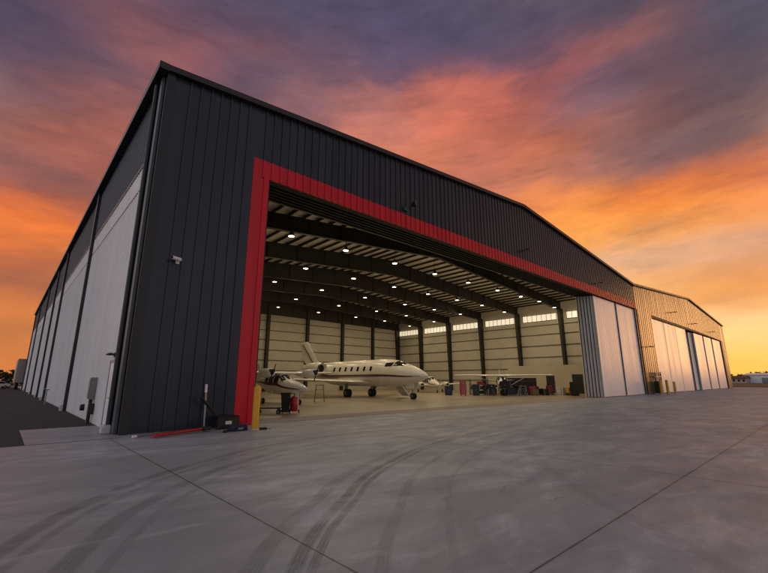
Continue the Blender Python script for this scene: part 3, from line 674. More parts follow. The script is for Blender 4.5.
# ------------------------------------------------------------------ light aircraft
def light_plane(label, loc, rz, high=True, twin=False, span=5.4, cowl=True, cat='small plane', scale=1.0, white='aircraft_white', z0=.0):
    A = thing('small_plane', label, cat, loc, rz); A.scale = (scale,)*3
    S = [(0, 1.06, .07, .07), (.12, 1.03, .14, .13), (.6, 1.05, .31, .27), (1.5, 1.11, .49, .43), (2.3, 1.17, .59, .53), (2.75, 1.27, .62, .66), (3.15, 1.34, .62, .76), (4.9, 1.37, .60, .74), (5.8, 1.42, .44, .5), (7.0, 1.5, .2, .25), (8.2, 1.58, .07, .1)]
    MB().loft([ring(y, a, b, c, 20, 2.5) for y, a, b, c in S]).build('fuselage', white, A, 60)
    q = MB(); patch(q, S, 2.36, 3.0, HP*.5-1.12, HP*.5+1.12, HP*.5-.78, HP*.5+.78, off=.012, pw=2.5); q.build('windshield', 'glass_dark', A)
    for s in (0, 1):
        f = (lambda t: HP-t) if s else (lambda t: t)
        for y0, y1 in ((2.95, 3.62), (3.78, 4.42), (4.56, 5.1)):
            q = MB(); patch(q, S, y0, y1, f(.08), f(.92), ny=3, off=.01, pw=2.5); q.build('side_window', 'glass_dark', A)
        q = MB(); patch(q, S, .5, 7.2, f(-.12), f(.0), f(.0), f(.2), ny=20, ntt=2, off=.009, pw=2.5); q.build('stripe', 'stripe_maroon', A)
    for s in (-1, 1):
        w = MB(); zw = 2.13 if high else .92
        wing(w, [((s*(.0 if high else .3), 3.0, zw), 1.65, .16), ((s*span*.5, 3.0, zw+.04+(0 if high else .12)), 1.6, .13), ((s*span, 3.25, zw+.08+(0 if high else .28)), 1.1, .11)])
        w.build('wing', white, A, 50)
        if high and not twin:
            MB().tube([(s*.5, 3.5, .85), (s*2.6, 3.6, 2.0)], .035, 8).build('wing_strut', white, A, 40)
        w = MB(); wing(w, [((s*.05, 7.3, 1.62), .95, .09), ((s*1.75, 7.55, 1.64), .6, .08)]); w.build('tailplane', white, A, 50)
        if twin:
            nb = MB().loft([ring(y, zw+(.0 if high else .18), a, b, 16) for y, a, b in ((1.7, .2, .2), (1.9, .33, .3), (2.8, .36, .32), (4.2, .2, .2), (4.8, .03, .03))]); 
            for i, p in enumerate(nb.v): nb.v[i] = (p[0]+s*1.75, p[1], p[2])
            no = nb.build('engine_nacelle', white, A, 60)
            pr = MB().lathe([(0, .02), (.12, .1), (.25, .14)], (s*1.75, 1.45, zw+(.0 if high else .18)), (0, 1, 0), 12)
            zp = zw+(.0 if high else .18)
            for t in (1.25, 1.25+math.pi): pr.bar((s*1.75, 1.6, zp), (s*1.75+.62*math.cos(t), 1.6, zp+.62*math.sin(t)), .09, .03)
            pr.build('propeller', 'black_paint', A)
            MB().cbox((s*1.75, 1.72, zw+.15), (.4, .06, .2)).build('intake', 'black_paint', no)
        gx = 1.75 if twin and not high else 1.2
        MB().tube([(s*(gx if not high else .45), 3.9, .95 if not high else .8), (s*gx, 3.9, .25)], [.06, .04], 8).build('gear_leg', white, A, 40)
        wheel(A, (s*gx, 3.9, .2), .2, .14)
    fn = MB(); fn.loft([airfoil((0, 6.3, 1.6), 1.9, .08, V((1,0,0))), airfoil((0, 7.5, 2.95), .85, .08, V((1,0,0)))]); fn.build('tail_fin', white, A, 50)
    MB().tube([(0, .95, .95), (0, .85, .2)], [.045, .035], 8).build('nose_strut', 'steel_grey', A, 40)
    wheel(A, (0, .85, .18), .18, .12, name='nose_wheel')
    if not twin:
        pr = MB().lathe([(-.22, .02), (-.12, .1), (.02, .15), (.1, .16)], (0, 0, 1.06), (0, 1, 0), 14)
        for t in (1.35, 1.35+math.pi): pr.bar((0, .0, 1.06), (.82*math.cos(t), .0, 1.06+.82*math.sin(t)), .11, .03)
        pr.build('propeller', 'black_paint', A)
    if not cowl:
        e = MB().cbox((0, .55, 1.15), (.98, .9, .8)).cbox((0, .5, 1.62), (.5, .6, .2)); e.build('bare_engine', 'engine_dark', A, bevel=.05)
        for dx in (-.5, .5): MB().tube([(dx, .3, 1.5), (dx*1.2, .8, .9), (dx, 1.2, .7)], .05, 8).build('exhaust_pipe', 'steel_grey', A, 40)
    return A
light_plane('white high wing twin engine aircraft parked beside the red doorway jamb', (12.4, 9.1, 0), 0, True, True, 4.3)
light_plane('white high wing propeller plane with its engine uncovered, facing out from the right wall', (36.4, 8.6, 0), R(-54), True, False, 5.3, cowl=False)
light_plane('white low wing twin engine plane parked near the back right corner', (39.2, 20.0, 0), R(-32), False, True, 5.2, white='aircraft_cream')

# ------------------------------------------------------------------ hangar equipment
def castors(parent, xs, ys, r=.06):
    for x in xs:
        for y in ys: MB().lathe([(-.02, r*.6), (-.015, r), (.015, r), (.02, r*.6)], (x, y, r), (1, 0, 0), 10).build('castor', 'tyre', parent, 40)
def tool_chest(label, loc, rz, w, d, h, m, n=5):
    t = thing('tool_chest', label, 'tool chest', loc, rz)
    MB().box((-w/2, -d/2, .13), (w/2, d/2, h)).build('cabinet', m, t, bevel=.015)
    for k in range(n):
        z0 = .17+(h-.22)*k/n; z1 = .17+(h-.22)*(k+1)/n-.02
        o = MB().box((-w/2+.03, -d/2-.018, z0), (w/2-.03, -d/2-.001, z1)).build('drawer', m, t, bevel=.005)
        MB().box((-w/2+.08, -d/2-.045, z1-.05), (w/2-.08, -d/2-.02, z1-.03)).build('handle', 'chrome', o)
    castors(t, (-w/2+.1, w/2-.1), (-d/2+.1, d/2-.1)); return t
FACE = R(-42)
tool_chest('tall red roller tool chest standing between the two far planes', (34.0, 12.3, 0), FACE, .65, .5, 1.55, 'red_paint', 8)
tool_chest('low crimson tool chest under the plane wing near the workbench', (41.4, 8.3, 0), FACE, .75, .5, .95, 'crimson_paint', 4)
tool_chest('crimson roller chest beside the dark office doorway', (43.4, 7.2, 0), FACE, .6, .5, 1.0, 'crimson_paint', 5)
t = thing('workbench', 'dark cluttered workbench with upper shelf behind the uncovered plane', 'workbench', (44.0, 11.2, 0), FACE)
MB().box((-2.2, -.4, .85), (2.2, .4, .92)).build('bench_top', 'wood', t)
for x in (-2.1, 0, 2.1):
    for y in (-.33, .33): MB().box((x-.04, y-.04, 0), (x+.04, y+.04, .85)).build('leg', 'steel_dark', t)
MB().box((-2.0, -.3, .05), (2.0, .3, .80)).build('base_cabinet', 'black_paint', t)
MB().box((-2.2, .34, .92), (2.2, .38, 1.9)).build('back_board', 'black_paint', t)
MB().box((-2.2, .05, 1.5), (2.2, .335, 1.54)).build('shelf', 'wood', t)
for i, (x, y, w, h, m, nm, lab) in enumerate(((-1.6, -.05, .4, .3, 'grey_paint', 'machine', 'grey metal box at the left end of the workbench'), (-.5, 0, .5, .36, 'black_paint', 'toolbox', 'black toolbox in the middle of the workbench'), (.6, -.1, .3, .22, 'white_paint', 'carton', 'white carton on the right half of the workbench'), (1.5, 0, .45, .4, 'red_paint', 'toolbox', 'red toolbox at the right end of the workbench'))):
    c = V((44.0, 11.2, 0)) + Matrix.Rotation(FACE, 3, 'Z') @ V((x, y, .922))
    b = thing(nm, lab, 'box', c, FACE)
    MB().box((-w/2, -.16, 0), (w/2, .16, h)).build('case', m, b, bevel=.015)
    MB().box((-w*.25, -.02, h), (w*.25, .02, h+.05)).build('handle', 'steel_dark', b, bevel=.01)
def cabinet(name, label, loc, w, d, h, m, cat, handle=True):
    t = thing(name, label, cat, loc, FACE)
    MB().box((-w/2, -d/2, .06), (w/2, d/2, h)).box((-w/2+.04, -d/2+.04, 0), (w/2-.04, d/2-.04, .06)).build('body', m, t, bevel=.02)
    for s in (-1, 1):
        o = MB().box((min(0, s*w/2)+.02, -d/2-.02, .12), (max(0, s*w/2)-.02, -d/2-.001, h-.05)).build('door', m, t, bevel=.006)
        MB().box((s*.05-.012, -d/2-.05, h*.45), (s*.05+.012, -d/2-.022, h*.6)).build('handle', 'steel_grey', o)
    return t
cabinet('storage_cabinet', 'black storage cabinet next to the stacked door leaves', (42.5, 4.0, 0), .75, .5, 1.45, 'black_paint', 'cabinet')
cabinet('storage_cabinet', 'dark blue cabinet left of the tall red chest', (34.0, 14.3, 0), .8, .5, 1.0, 'blue_black', 'cabinet')
cabinet('storage_cabinet', 'dark green cabinet just right of the tall red chest', (35.5, 11.7, 0), .7, .5, 1.2, 'dark_green', 'cabinet')
cabinet('storage_cabinet', 'black cabinet behind the crimson chest under the wing', (42.6, 9.6, 0), 1.6, .5, 1.5, 'black_paint', 'cabinet')
def drum(label, loc, m, h=.9, r=.29):
    t = thing('drum', label, 'drum', loc)
    MB().lathe([(0, r), (.02, r+.01), (h*.33, r), (h*.34, r+.015), (h*.36, r), (h*.66, r), (h*.67, r+.015), (h*.69, r), (h-.02, r+.01), (h, r), (h, r-.02), (h-.03, r-.03)], (0,0,0), (0,0,1), 20).build('barrel', m, t, 40)
    MB().lathe([(h-.03, .04), (h+.01, .04)], (r*.5, 0, 0), (0,0,1), 10).build('bung', 'steel_grey', t)
drum('white drum standing by the office wall', (43.8, 6.3, 0), 'white_paint')
drum('grey drum beside the yellow cart', (44.2, 5.7, 0), 'grey_paint', .8)
t = thing('power_cart', 'yellow ground power cart by the black cabinet', 'cart', (43.7, 4.9, 0), FACE)
MB().box((-.45, -.3, .25), (.45, .3, .85)).build('housing', 'yellow_paint', t, bevel=.03)
MB().box((-.3, -.315, .45), (.05, -.301, .75)).build('control_panel', 'black_paint', t)
for x in (-.32, .32):
    for y in (-.3, .3): wheel(t, (x, y, .14), .14, .08, (0, 1, 0))
MB().tube([(.45, -.2, .8), (.7, -.2, 1.0), (.7, .2, 1.0), (.45, .2, .8)], .02, 8).build('push_bar', 'steel_grey', t, 40)
t = thing('office_chair', 'dark swivel chair between white drum and crimson chest', 'chair', (43.6, 6.9, 0), FACE+.6)
MB().box((-.25, -.25, .45), (.25, .25, .53)).build('seat', 'wood', t, bevel=.03); MB().box((-.23, .22, .62), (.23, .28, 1.1)).build('backrest', 'wood', t, bevel=.03)
b = MB().tube([(0,0,.08), (0,0,.45)], .03, 8)
for k in range(5): a_ = k*2*math.pi/5; b.bar((0,0,.09), (.28*math.cos(a_), .28*math.sin(a_), .05), .04)
b.bar((0, .2, .5), (0, .25, .8), .04); b.build('base', 'black_paint', t)
def shelving(label, loc, rz, w, h, loads):
    t = thing('shelving_rack', label, 'shelving rack', loc, rz)
    for x in (-w/2, w/2):
        for y in (-.28, .28): MB().box((x-.03, y-.03, 0), (x+.03, y+.03, h)).build('upright', 'steel_dark', t)
    for k in range(4): z = .12+(h-.2)*k/3; MB().box((-w/2, -.3, z), (w/2, .3, z+.03)).build('shelf', 'steel_dark', t)
    ca, sa = math.cos(rz), math.sin(rz)
    for (x, k, bw, bh, m, lab) in loads:
        z = .12+(h-.2)*k/3+.034
        b = thing('storage_box', lab, 'box', (loc[0]+ca*x, loc[1]+sa*x, z), rz)
        MB().box((-bw/2, -.22, 0), (bw/2, .22, bh)).build('case', m, b, bevel=.012); MB().box((-bw/2-.01, -.23, bh-.06), (bw/2+.01, .23, bh+.01)).build('lid', 'black_paint', b, bevel=.006)
shelving('dark shelving rack of boxes between workbench and uncovered plane', (40.0, 10.6, 0), FACE, 1.8, 1.9,
    [(-.5, 1, .6, .36, 'black_paint', 'black box on the left of the rack middle shelf'), (.4, 1, .5, .3, 'grey_paint', 'grey box on the right of the rack middle shelf'), (0, 2, .8, .32, 'wood', 'brown box on the upper shelf of the rack'), (-.3, 0, .9, .34, 'blue_black', 'dark blue box on the lowest shelf of the rack')])
shelving('dark shelving rack standing right of the dark green cabinet', (37.4, 12.6, 0), FACE, 2.0, 1.7,
    [(-.6, 1, .6, .36, 'black_paint', 'black box at the left of the middle shelf behind the tyre stack'), (.5, 1, .7, .3, 'blue_black', 'dark blue box at the right of the middle shelf behind the tyre stack'), (0, 0, 1.2, .3, 'black_paint', 'long black box on the lowest shelf behind the tyre stack'), (.2, 2, .7, .3, 'red_paint', 'red box on the upper shelf behind the tyre stack')])
shelving('tall dark shelving rack at the left end of the office wall', (47.2, 13.2, 0), FACE, 2.2, 1.8,
    [(-.6, 1, .7, .36, 'black_paint', 'black box on the left of the office wall rack'), (.6, 1, .7, .34, 'grey_paint', 'grey box on the right of the office wall rack'), (0, 0, 1.6, .36, 'black_paint', 'long black box at the bottom of the office wall rack')])
for (lx, ly, w_, h_, lab) in ((36.6, 10.6, 1.3, .9, 'black covered pallet load left of the uncovered plane'), (39.0, 9.6, 1.2, .85, 'black covered pallet load right of the uncovered plane'), (42.0, 8.6, 1.5, .95, 'black covered pallet load behind the low crimson chest')):
    t = thing('covered_pallet', lab, 'pallet', (lx, ly, 0), FACE)
    MB().loft([[(-w_/2*k, -.4*k, z), (w_/2*k, -.4*k, z), (w_/2*k, .4*k, z), (-w_/2*k, .4*k, z)] for z, k in ((.13, 1), (h_*.7, .97), (h_*.95, .85), (h_, .6))]).build('tarpaulin', 'black_paint', t, 30, bevel=.04)
    for y in (-.36, 0, .36): MB().box((-w_/2, y-.05, 0), (w_/2, y+.05, .125)).build('runner', 'wood', t)
def tyre_stack(label, loc, n):
    for k in range(n):
        t = thing('spare_tyre', label % ORD[k], 'tyre', (loc[0]+.03*(k % 2), loc[1]-.02*k, .09+.19*k), .3*k)
        MB().lathe([(-.08, .2), (-.085, .3), (-.05, .36), (.05, .36), (.085, .3), (.08, .2)], (0,0,0), (0,0,1), 20).build('tread', 'tyre', t, 40); MB().lathe([(-.06, .05), (-.05, .19), (.05, .19), (.06, .05)], (0,0,0), (0,0,1), 16).build('rim', 'steel_dark', t, 40)
tyre_stack('%s tyre from the floor in the stack right of the green cabinet', (38.2, 9.9), 4)
for (lx, ly, lab) in ((35.6, 9.9, 'dark bare engine on a steel stand left of the uncovered plane'), (39.4, 8.6, 'dark bare engine on a steel stand right of the uncovered plane')):
    t = thing('engine_stand', lab, 'engine stand', (lx, ly, 0), FACE)
    for sx in (-1, 1):
        for sy in (-1, 1): MB().bar((sx*.42, sy*.4, .06), (sx*.2, sy*.2, .75), .05).build('leg', 'steel_grey', t)
    e = MB().cbox((0, 0, 1.0), (.75, .6, .42))
    for sx in (-1, 1):
        for sy in (-.2, .2): e.lathe([(0, .13), (.3, .13), (.31, .05)], (sx*.36, sy, 1.02), (sx, 0, 0), 10)
    e.build('engine', 'engine_dark', t, 40); MB().lathe([(0, .1), (.3, .05)], (0, -.3, 1.0), (0, -1, 0), 12).build('crank_flange', 'steel_grey', t, 40)
for (lx, ly, m, lab) in ((41.9, 7.0, 'black_paint', 'black wooden crate on the floor before the workbench'), (40.6, 7.6, 'wood', 'brown crate on the floor left of the low crimson chest'), (43.2, 8.4, 'blue_black', 'dark blue crate behind the crimson roller chest')):
    t = thing('crate', lab, 'crate', (lx, ly, 0), FACE+.2)
    MB().box((-.35, -.3, .05), (.35, .3, .7)).build('body', m, t, bevel=.01)
    for sx in (-.3, .3): MB().box((sx-.04, -.32, .05), (sx+.04, -.301, .7)).build('batten', 'wood', t)
    for sx in (-.28, .28): MB().box((sx-.05, -.3, 0), (sx+.05, .3, .05)).build('skid', 'wood', t)
# trestles by the uncovered plane
def stand(label, loc, h, m, rz=0):
    t = thing('work_stand', label, 'stand', loc, rz)
    for sx in (-1, 1):
        for sy in (-1, 1): MB().bar((sx*.38, sy*.35, 0), (sx*.26, sy*.12, h), .05).build('leg', m, t)
    MB().box((-.34, -.16, h), (.34, .16, h+.05)).build('platform', 'wood', t)
    for k in range(1, 4):
        z = h*k/4; MB().box((-.34, -.37+.22*k/4, z-.015), (.34, -.30+.22*k/4, z+.015)).build('rung', m, t)
    return t
stand('wooden step stand beside the nose of the near light aircraft', (15.3, 11.9, 0), 1.25, 'wood', R(-35))
stand('grey work stand under the wing of the uncovered plane', (37.8, 7.4, 0), 1.0, 'grey_paint', FACE)
# dolly, bin and red can near the doorway
t = thing('platform_dolly', 'low black platform dolly parked inside the doorway', 'dolly', (7.2, 4.3, 0), R(-38))
MB().box((-.62, -.32, .26), (.62, .32, .32)).build('deck', 'black_paint', t, bevel=.01)
for x in (-.5, .5):
    for y in (-.26, .26):
        MB().box((x-.03, y-.03, .12), (x+.03, y+.03, .26)).build('fork', 'steel_dark', t); wheel(t, (x, y, .1), .1, .05, (0, 1, 0))
t = thing('wheeled_bin', 'black wheeled bin standing left of the red gas cylinder', 'bin', (7.92, 3.9, 0), R(-40))
MB().loft([[(-w, -w, z), (w, -w, z), (w, w, z), (-w, w, z)] for z, w in ((.06, .16), (.95, .22))]).build('body', 'black_paint', t, bevel=.02)
MB().box((-.25, -.25, .95), (.25, .25, 1.03)).build('lid', 'black_paint', t, bevel=.02)
for x in (-.18, .18): wheel(t, (x, .18, .08), .08, .05)
t = thing('gas_cylinder', 'red wheeled gas cylinder with white band beside the black bin', 'gas cylinder', (8.3, 3.72, 0), R(-40))
MB().lathe([(.1, .17), (.14, .2), (.72, .2), (.82, .13), (.86, .05)], (0,0,0), (0,0,1), 20).build('tank', 'red_paint', t, 40)
MB().lathe([(.86, .035), (.95, .05), (.98, .03)], (0,0,0), (0,0,1), 10).build('valve', 'steel_grey', t, 40)
MB().tube([(-.2, .02, .1), (-.2, .02, 1.0), (0, .06, 1.06), (.2, .02, 1.0), (.2, .02, .1)], .02, 8).build('trolley_frame', 'white_paint', t, 40)
for x in (-.24, .24): wheel(t, (x, .1, .1), .1, .05)

# ------------------------------------------------------------------ things at the front corner
bo = thing('bollard', 'yellow steel bollard guarding the red doorway jamb', 'bollard', (3.68, -1.62, 0))
MB().lathe([(0, .115), (1.36, .115), (1.42, .10), (1.45, .06), (1.46, .0)], (0,0,0), (0,0,1), 24).build('post', 'yellow_paint', bo, 40)
MB().lathe([(0, .16), (.02, .16), (.03, .118)], (0,0,0), (0,0,1), 24).build('base_collar', 'footing', bo, 40)
t = thing('tow_bar', 'red tow bar lying on the concrete along the charcoal wall', 'tow bar', (1.35, -1.25, 0), R(16))
MB().tube([(-.75, -.06, .07), (.9, .02, .1)], .05, 10).tube([(-.75, .1, .07), (.9, .02, .1)], .03, 10).build('tube', 'red_paint', t, 40)
MB().cbox((.98, .02, .1), (.28, .22, .12)).build('head', 'black_paint', t, bevel=.02)
MB().cbox((-.72, .02, .06), (.1, .3, .06)).build('handle', 'red_paint', t, bevel=.01)
t = thing('steel_pole', 'thin grey steel pole lying behind the red tow bar', 'pole', (1.3, -.7, 0), R(14))
MB().tube([(-1.1, -.1, .035), (1.25, .05, .055)], .03, 10).build('shaft', 'steel_grey', t, 40); MB().tube([(-1.2, -.106, .035), (-1.08, -.099, .035)], .04, 10).build('cap', 'white_paint', t, 40)
t = thing('marker_post', 'slim white upright post leaning on the charcoal wall', 'post', (2.45, -.28, 0))
MB().tube([(0, -.05, 0), (.03, .17, 1.25)], .035, 10).build('shaft', 'steel_grey', t, 40); MB().tube([(.03, .172, 1.22), (.035, .205, 1.5)], .045, 10).build('top_sleeve', 'white_paint', t, 40)
t = thing('equipment_case', 'black wheeled equipment case with white label by the wall', 'case', (3.15, -.42, 0), R(2))
MB().box((-.40, -.26, .05), (.40, .26, .38)).build('body', 'black_paint', t, bevel=.03)
MB().box((-.12, -.267, .15), (.10, -.261, .26)).build('label_plate', 'white_paint', t)
MB().tube([(-.36, -.1, .44), (-.9, -.02, 1.05), (-.98, .0, 1.08)], .03, 8).tube([(-.36, .1, .44), (-.9, .08, 1.05)], .03, 8).build('pull_handle', 'black_paint', t, 40)
for x in (-.34, .34): wheel(t, (x, -.24, .07), .07, .04)
MB().box((-.41, -.27, .383), (.41, .27, .42)).build('lid', 'black_paint', t, bevel=.02)
t = thing('tool_bag', 'blue black soft tool bag on the concrete by the red jamb', 'bag', (3.2, -1.38, 0), R(10))
MB().loft([[(x, y*w, z) for y, z in ((-.17, .0), (.17, .0), (.19, .09), (.1, .19), (-.1, .19), (-.19, .09))] for x, w in ((-.30, .6), (-.26, .9), (0, 1), (.26, .9), (.30, .6))]).build('body', 'blue_black', t, 30)
MB().tube([(-.14, .0, .18), (-.1, .0, .26), (.1, .0, .26), (.14, .0, .18)], .015, 8).build('handle', 'black_paint', t, 40)
MB().box((-.12, -.2, .05), (.06, -.185, .11)).build('pocket', 'grey_paint', t)
t = thing('wheel_chock', 'small black wheel chock lying right of the yellow bollard', 'wheel chock', (3.95, -1.68, 0), R(-20))
MB().loft([[(x, -.06, 0), (x, .06, 0), (x, .02, .07), (x, -.02, .07)] for x in (-.13, .13)]).build('wedge', 'rubber', t, bevel=.008)
MB().tube([(.12, 0, .03), (.2, .02, .015), (.26, -.02, .012)], .008, 6).build('rope', 'black_paint', t)
t = thing('wheel_chock', 'small black wheel chock lying left of the tool bag', 'wheel chock', (2.72, -1.55, 0), R(40))
MB().loft([[(x, -.06, 0), (x, .06, 0), (x, .02, .07), (x, -.02, .07)] for x in (-.13, .13)]).build('wedge', 'rubber', t, bevel=.008)
MB().tube([(.12, 0, .03), (.2, .02, .015), (.26, -.02, .012)], .008, 6).build('rope', 'black_paint', t)

# ------------------------------------------------------------------ fittings on the walls
t = thing('security_camera', 'white security camera on the charcoal wall near the corner', 'security camera', (1.08, -.05, 5.8))
MB().cbox((0, -.01, -.05), (.12, .06, .16)).build('bracket', 'white_paint', t, bevel=.01); MB().tube([(0, -.03, -.03), (-.05, -.16, .0)], .02, 8).build('arm', 'white_paint', t, 40)
MB().tube([(.06, -.14, .01), (-.24, -.24, .02)], .065, 14).build('housing', 'white_paint', t, 40); MB().tube([(-.24, -.24, .02), (-.255, -.245, .02)], .05, 14).build('lens', 'glass_dark', t)
t = thing('flood_light', 'round black floodlight on a bracket above the red header', 'flood light', (12.95, -.05, 11.4)); t.scale = (.75, .75, .75)
MB().cbox((-.25, -.03, -.2), (.5, .08, .32)).build('bracket', 'green_paint', t, bevel=.02); MB().tube([(0, -.04, -.05), (.05, -.42, .05)], .04, 8).build('arm', 'black_paint', t, 40)
MB().lathe([(0, .1), (.12, .19), (.3, .22), (.38, .24), (.36, .2)], (.05, -.35, .12), (.35, -.8, .05), 18).build('housing', 'black_paint', t, 40)
MB().lathe([(.33, .2), (.335, .2)], (.05, -.35, .12), (.35, -.8, .05), 18).build('lens', 'steel_grey', t)
def wall_lamp(label, loc, s=1.0):
    t = thing('wall_light', label, 'wall light', loc); t.scale = (s, s, s)
    MB().cbox((0, -.03, 0), (.3, .06, .3)).build('back_plate', 'black_paint', t, bevel=.01)
    MB().tube([(0, -.05, 0), (0, -.45, .06)], .035, 8).build('arm', 'black_paint', t, 40)
    MB().loft([[(-.34, -.35, -.02), (.34, -.35, -.02), (.30, -.35, .12), (-.30, -.35, .12)], [(-.30, -1.05, -.02), (.30, -1.05, -.02), (.24, -1.05, .06), (-.24, -1.05, .06)]]).build('hood', 'black_paint', t, bevel=.015)
    MB().box((-.24, -.98, -.035), (.24, -.42, -.021)).build('lens', 'grey_paint', t)
wall_lamp('dark shoebox wall light below the roof ridge of the open hangar', (26.1, -.05, 11.65), .55)
wall_lamp('dark shoebox wall light over the white leaves of the open hangar', (41.1, -.05, 11.4), .55)
wall_lamp('dark wall light high on the second hangar over the wide white door', (69.5, -.05, 11.5), .7)
wall_lamp('dark wall light under the ridge of the second hangar', (82.3, -.05, 10.95), .7)
wall_lamp('dark wall light near the far end of the second hangar', (96.9, -.05, 10.7), .7)
wall_lamp('low dark wall light on the pier between the hangars', (54.8, -.05, 5.6), .8)
t = thing('door_light', 'small black lamp over the white side door', 'wall light', (-.05, 1.95, 2.52))
MB().cbox((-.02, 0, 0), (.04, .16, .16)).build('back_plate', 'black_paint', t); MB().lathe([(0, .13), (.03, .14), (.09, .05)], (-.15, 0, -.02), (0, 0, 1), 14).build('shade', 'black_paint', t, 40); MB().tube([(-.03, 0, .03), (-.15, 0, .05)], .015, 6).build('arm', 'black_paint', t)

# side wall: meter cabinet and hose post
t = thing('electric_meter', 'tall grey electrical cabinet and conduit on the white side wall', 'electrical cabinet', (-.05, 5.0, 0))
MB().box((-.22, -.18, .9), (-.005, .18, 1.75)).build('cabinet', 'steel_grey', t, bevel=.02)
MB().box((-.24, -.15, .95), (-.225, .15, 1.7)).build('door', 'steel_grey', t)
MB().tube([(-.12, -.1, 0), (-.12, -.1, .95)], .06, 10).build('conduit', 'steel_dark', t, 40); MB().tube([(-.12, .12, 0), (-.12, .12, .95)], .045, 10).build('conduit', 'grey_paint', t, 40)
MB().lathe([(0, .13), (.12, .12), (.14, .08)], (-.29, -.0, .6), (-1, 0, 0), 14).build('meter', 'steel_dark', t, 40)
MB().box((-.2, -.45, .35), (-.02, -.30, .75)).build('junction_box', 'steel_dark', t, bevel=.01)
MB().tube([(-.1, .35, 1.45), (-.1, .55, 1.4), (-.1, .58, 1.2)], .04, 8).build('vent_hood', 'grey_paint', t, 40)
t = thing('standpipe', 'thin grey standpipe with tap by the far side wall', 'standpipe', (-.5, 21.5, 0))
MB().tube([(0,0,0), (0,0,1.0), (-.12,0,1.08), (-.2,0,1.0)], .035, 8).build('pipe', 'grey_paint', t, 40); MB().tube([(0,0,1.0), (.12,0,1.0)], .03, 8).build('tap', 'steel_dark', t, 40)

# pier clutter between the hangars
for i, (x, lab) in enumerate(((54.6, 'yellow bollard nearest the black door jamb of the hangar pier'), (57.3, 'middle yellow bollard in front of the hangar pier'))):
    b = dup(bo, (x, -1.0, 0), label=lab); b.scale = (1.3, 1.3, 1.15)
b = dup(bo, (60.2, -1.1, 0), label='yellow bollard standing before the wide white sliding door'); b.scale = (1.3, 1.3, 1.0)
t = thing('utility_cabinet', 'dark green utility cabinet against the pier between the hangars', 'cabinet', (55.7, -.35, 0))
MB().box((-.3, -.25, .1), (.3, .25, 1.5)).build('body', 'dark_green', t, bevel=.03); MB().box((-.26, -.27, .2), (.26, -.251, 1.4)).build('door', 'dark_green', t, bevel=.01); MB().box((-.35, -.3, 0), (.35, .3, .1)).build('plinth', 'footing', t)
t = thing('pipe_rack', 'orange rack of upright pipes on the hangar pier', 'pipe rack', (57.0, -.35, 0))
for k in range(4): MB().tube([(-1.6+k*.75+.3, .05, 0), (-1.6+k*.75+.3, .05, 2.5+.15*(k % 2))], .07, 8).build('pipe', ('steel_dark', 'white_paint', 'grey_paint', 'steel_dark')[k], t, 40)
MB().box((-1.6, -.02, 2.0), (1.3, .02, 2.12)).box((-1.6, -.02, 2.5), (1.3, .02, 2.58)).build('rail', 'orange_paint', t)

# ------------------------------------------------------------------ far things
t = thing('box_trailer', 'tall tan box trailer parked past the end of the white side wall', 'trailer', (.3, 82, 0)); t.scale = (1.15, 1, 1.17)
MB().box((-1.35, 0, 1.0), (1.35, 12, 4.55)).build('box_body', 'tan_panel', t, bevel=.04)
for s in (-1, 1):
    o = MB().box((min(0, s*1.3)+.03, -.06, 1.05), (max(0, s*1.3)-.03, -.003, 4.5)).build('rear_door', 'tan_panel', t, bevel=.01); MB().tube([(s*.2, -.09, 1.2), (s*.2, -.09, 4.4)], .02, 6).build('lock_rod', 'steel_grey', o)
for s in (-1, 1):
    for y in (1.2, 2.5): wheel(t, (s*1.0, y, .5), .5, .4)
MB().box((-1.2, -.1, .5), (1.2, .0, .62)).build('bumper', 'steel_dark', t)
MB().box((-.5, .2, .7), (.5, 11.5, .98)).build('chassis', 'steel_dark', t)
def car(label, loc, rz, m):
    t = thing('parked_car', label, 'car', loc, rz)
    prof = [(-2.1, .45), (-2.1, .8), (-1.3, .92), (-.6, 1.42), (.9, 1.45), (1.6, .98), (2.1, .9), (2.1, .45)]
    MB().loft([[(x*.98, y, z if z < 1 else z) for x, z in prof] for y in (-.82, .82)]).build('body', m, t, bevel=.06)
    MB().loft([[(x, y, z) for x, z in ((-1.15, .95), (-.6, 1.36), (.85, 1.38), (1.45, .98))] for y in (-.835, .835)]).build('windows', 'glass_dark', t)
    for x in (-1.3, 1.3):
        for s in (-1, 1): wheel(t, (x, s*.74, .32), .32, .2, (0, 1, 0))
    for s in (-1, 1): MB().cbox((-2.1, s*.6, .7), (.05, .3, .12)).build('headlight', 'white_paint', t)
car('white car parked beyond the tan trailer at the left edge', (-3.6, 96, 0), R(8), 'white_paint')
car('dark green car behind the white car at the left edge', (-3.0, 103, 0), R(4), 'green_paint')
t = thing('far_hangar', 'long low white airfield building on the right horizon', 'building', (330, -7, 0))
t.scale = (1, 1, .72); MB().box((-25, -40, 0), (25, 27, 6.0)).build('wall', 'white_panel', t); MB().loft([[(-26, -41, 6), (-26, 28, 6), (-26, 28, 6.3), (-26, -41, 6.3)], [(0, -41, 7.6), (0, 28, 7.6), (0, 28, 7.9), (0, -41, 7.9)], [(26, -41, 6), (26, 28, 6), (26, 28, 6.3), (26, -41, 6.3)]]).build('roof', 'leaf_grey', t)
for k in range(5): MB().box((-25.1, -36+k*12, 0), (-25.01, -28+k*12, 4)).build('door', 'grey_paint', t)
t = thing('far_shed', 'small low shed with red roof beside the white far building', 'building', (300, 21.6, 0))
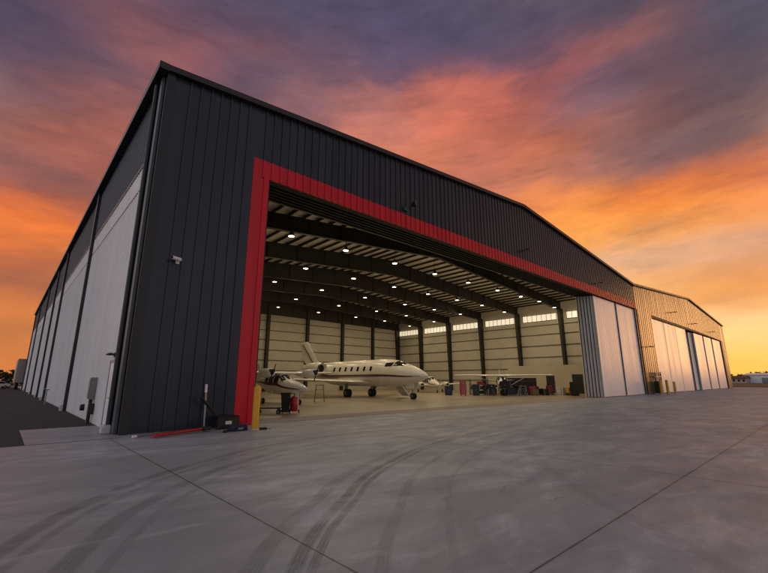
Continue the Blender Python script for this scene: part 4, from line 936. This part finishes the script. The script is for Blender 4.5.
t.scale = (1, .26, .8); MB().box((-8, -14.5, 0), (8, 14, 3.2)).build('wall', 'tan_panel', t)
MB().loft([[(-9, y, 3.2), (0, y, 4.9), (9, y, 3.2), (9, y, 3.0), (-9, y, 3.0)] for y in (-15.5, 15)]).build('roof', 'roof_red', t)
for k in range(3): MB().box((-8.08, -11+k*8, 1), (-8.01, -8+k*8, 2.4)).build('window', 'glass_dark', t)
def treeline(name, label, pts, h0, h1, n, w):
    mb = MB()
    for (xa, ya), (xb, yb) in zip(pts, pts[1:]):
        for k in range(n):
            u = rnd.random(); hh = h0+(h1-h0)*abs(math.sin(u*9+xa)*math.sin(u*23+1.3))**.7
            c = V((xa+(xb-xa)*u+rnd.gauss(0, w), ya+(yb-ya)*u+rnd.gauss(0, w), rnd.random()**.8*hh))
            s = rnd.uniform(.5, 1.2)*h1*.13; d = V((rnd.gauss(0,1), rnd.gauss(0,1), rnd.gauss(0,1))).normalized(); e = d.orthogonal().normalized(); f = d.cross(e)
            mb.poly([c+e*s, c+f*s*.8, c-e*s, c-f*s*.8])
    o = mb.build(name, 'hedge'); tag(o, label, 'trees', kind='stuff')
treeline('far_woods', 'dark line of trees along the left horizon', [(-260, 330), (-60, 330), (80, 340)], 5, 10, 2600, 6)
treeline('far_woods', 'low dark trees along the right horizon', [(420, 140), (450, 20), (450, -160)], 4, 8.5, 2200, 5)
treeline('scrub_strip', 'low scrub along the far edge of the apron', [(130, 70), (134, 10), (140, -70)], .05, .35, 2600, 2.5)

# ------------------------------------------------------------------ render settings
scene.view_settings.view_transform = 'Standard'; scene.view_settings.look = 'None'; scene.view_settings.gamma = 1; scene.view_settings.exposure = 0
scene.render.engine = 'CYCLES'
scene.cycles.use_denoising = True; scene.cycles.use_light_tree = True
scene.cycles.max_bounces = 6; scene.cycles.diffuse_bounces = 4; scene.cycles.glossy_bounces = 3
scene.cycles.sample_clamp_indirect = 6
world.cycles.sampling_method = 'MANUAL'; world.cycles.sample_map_resolution = 1024
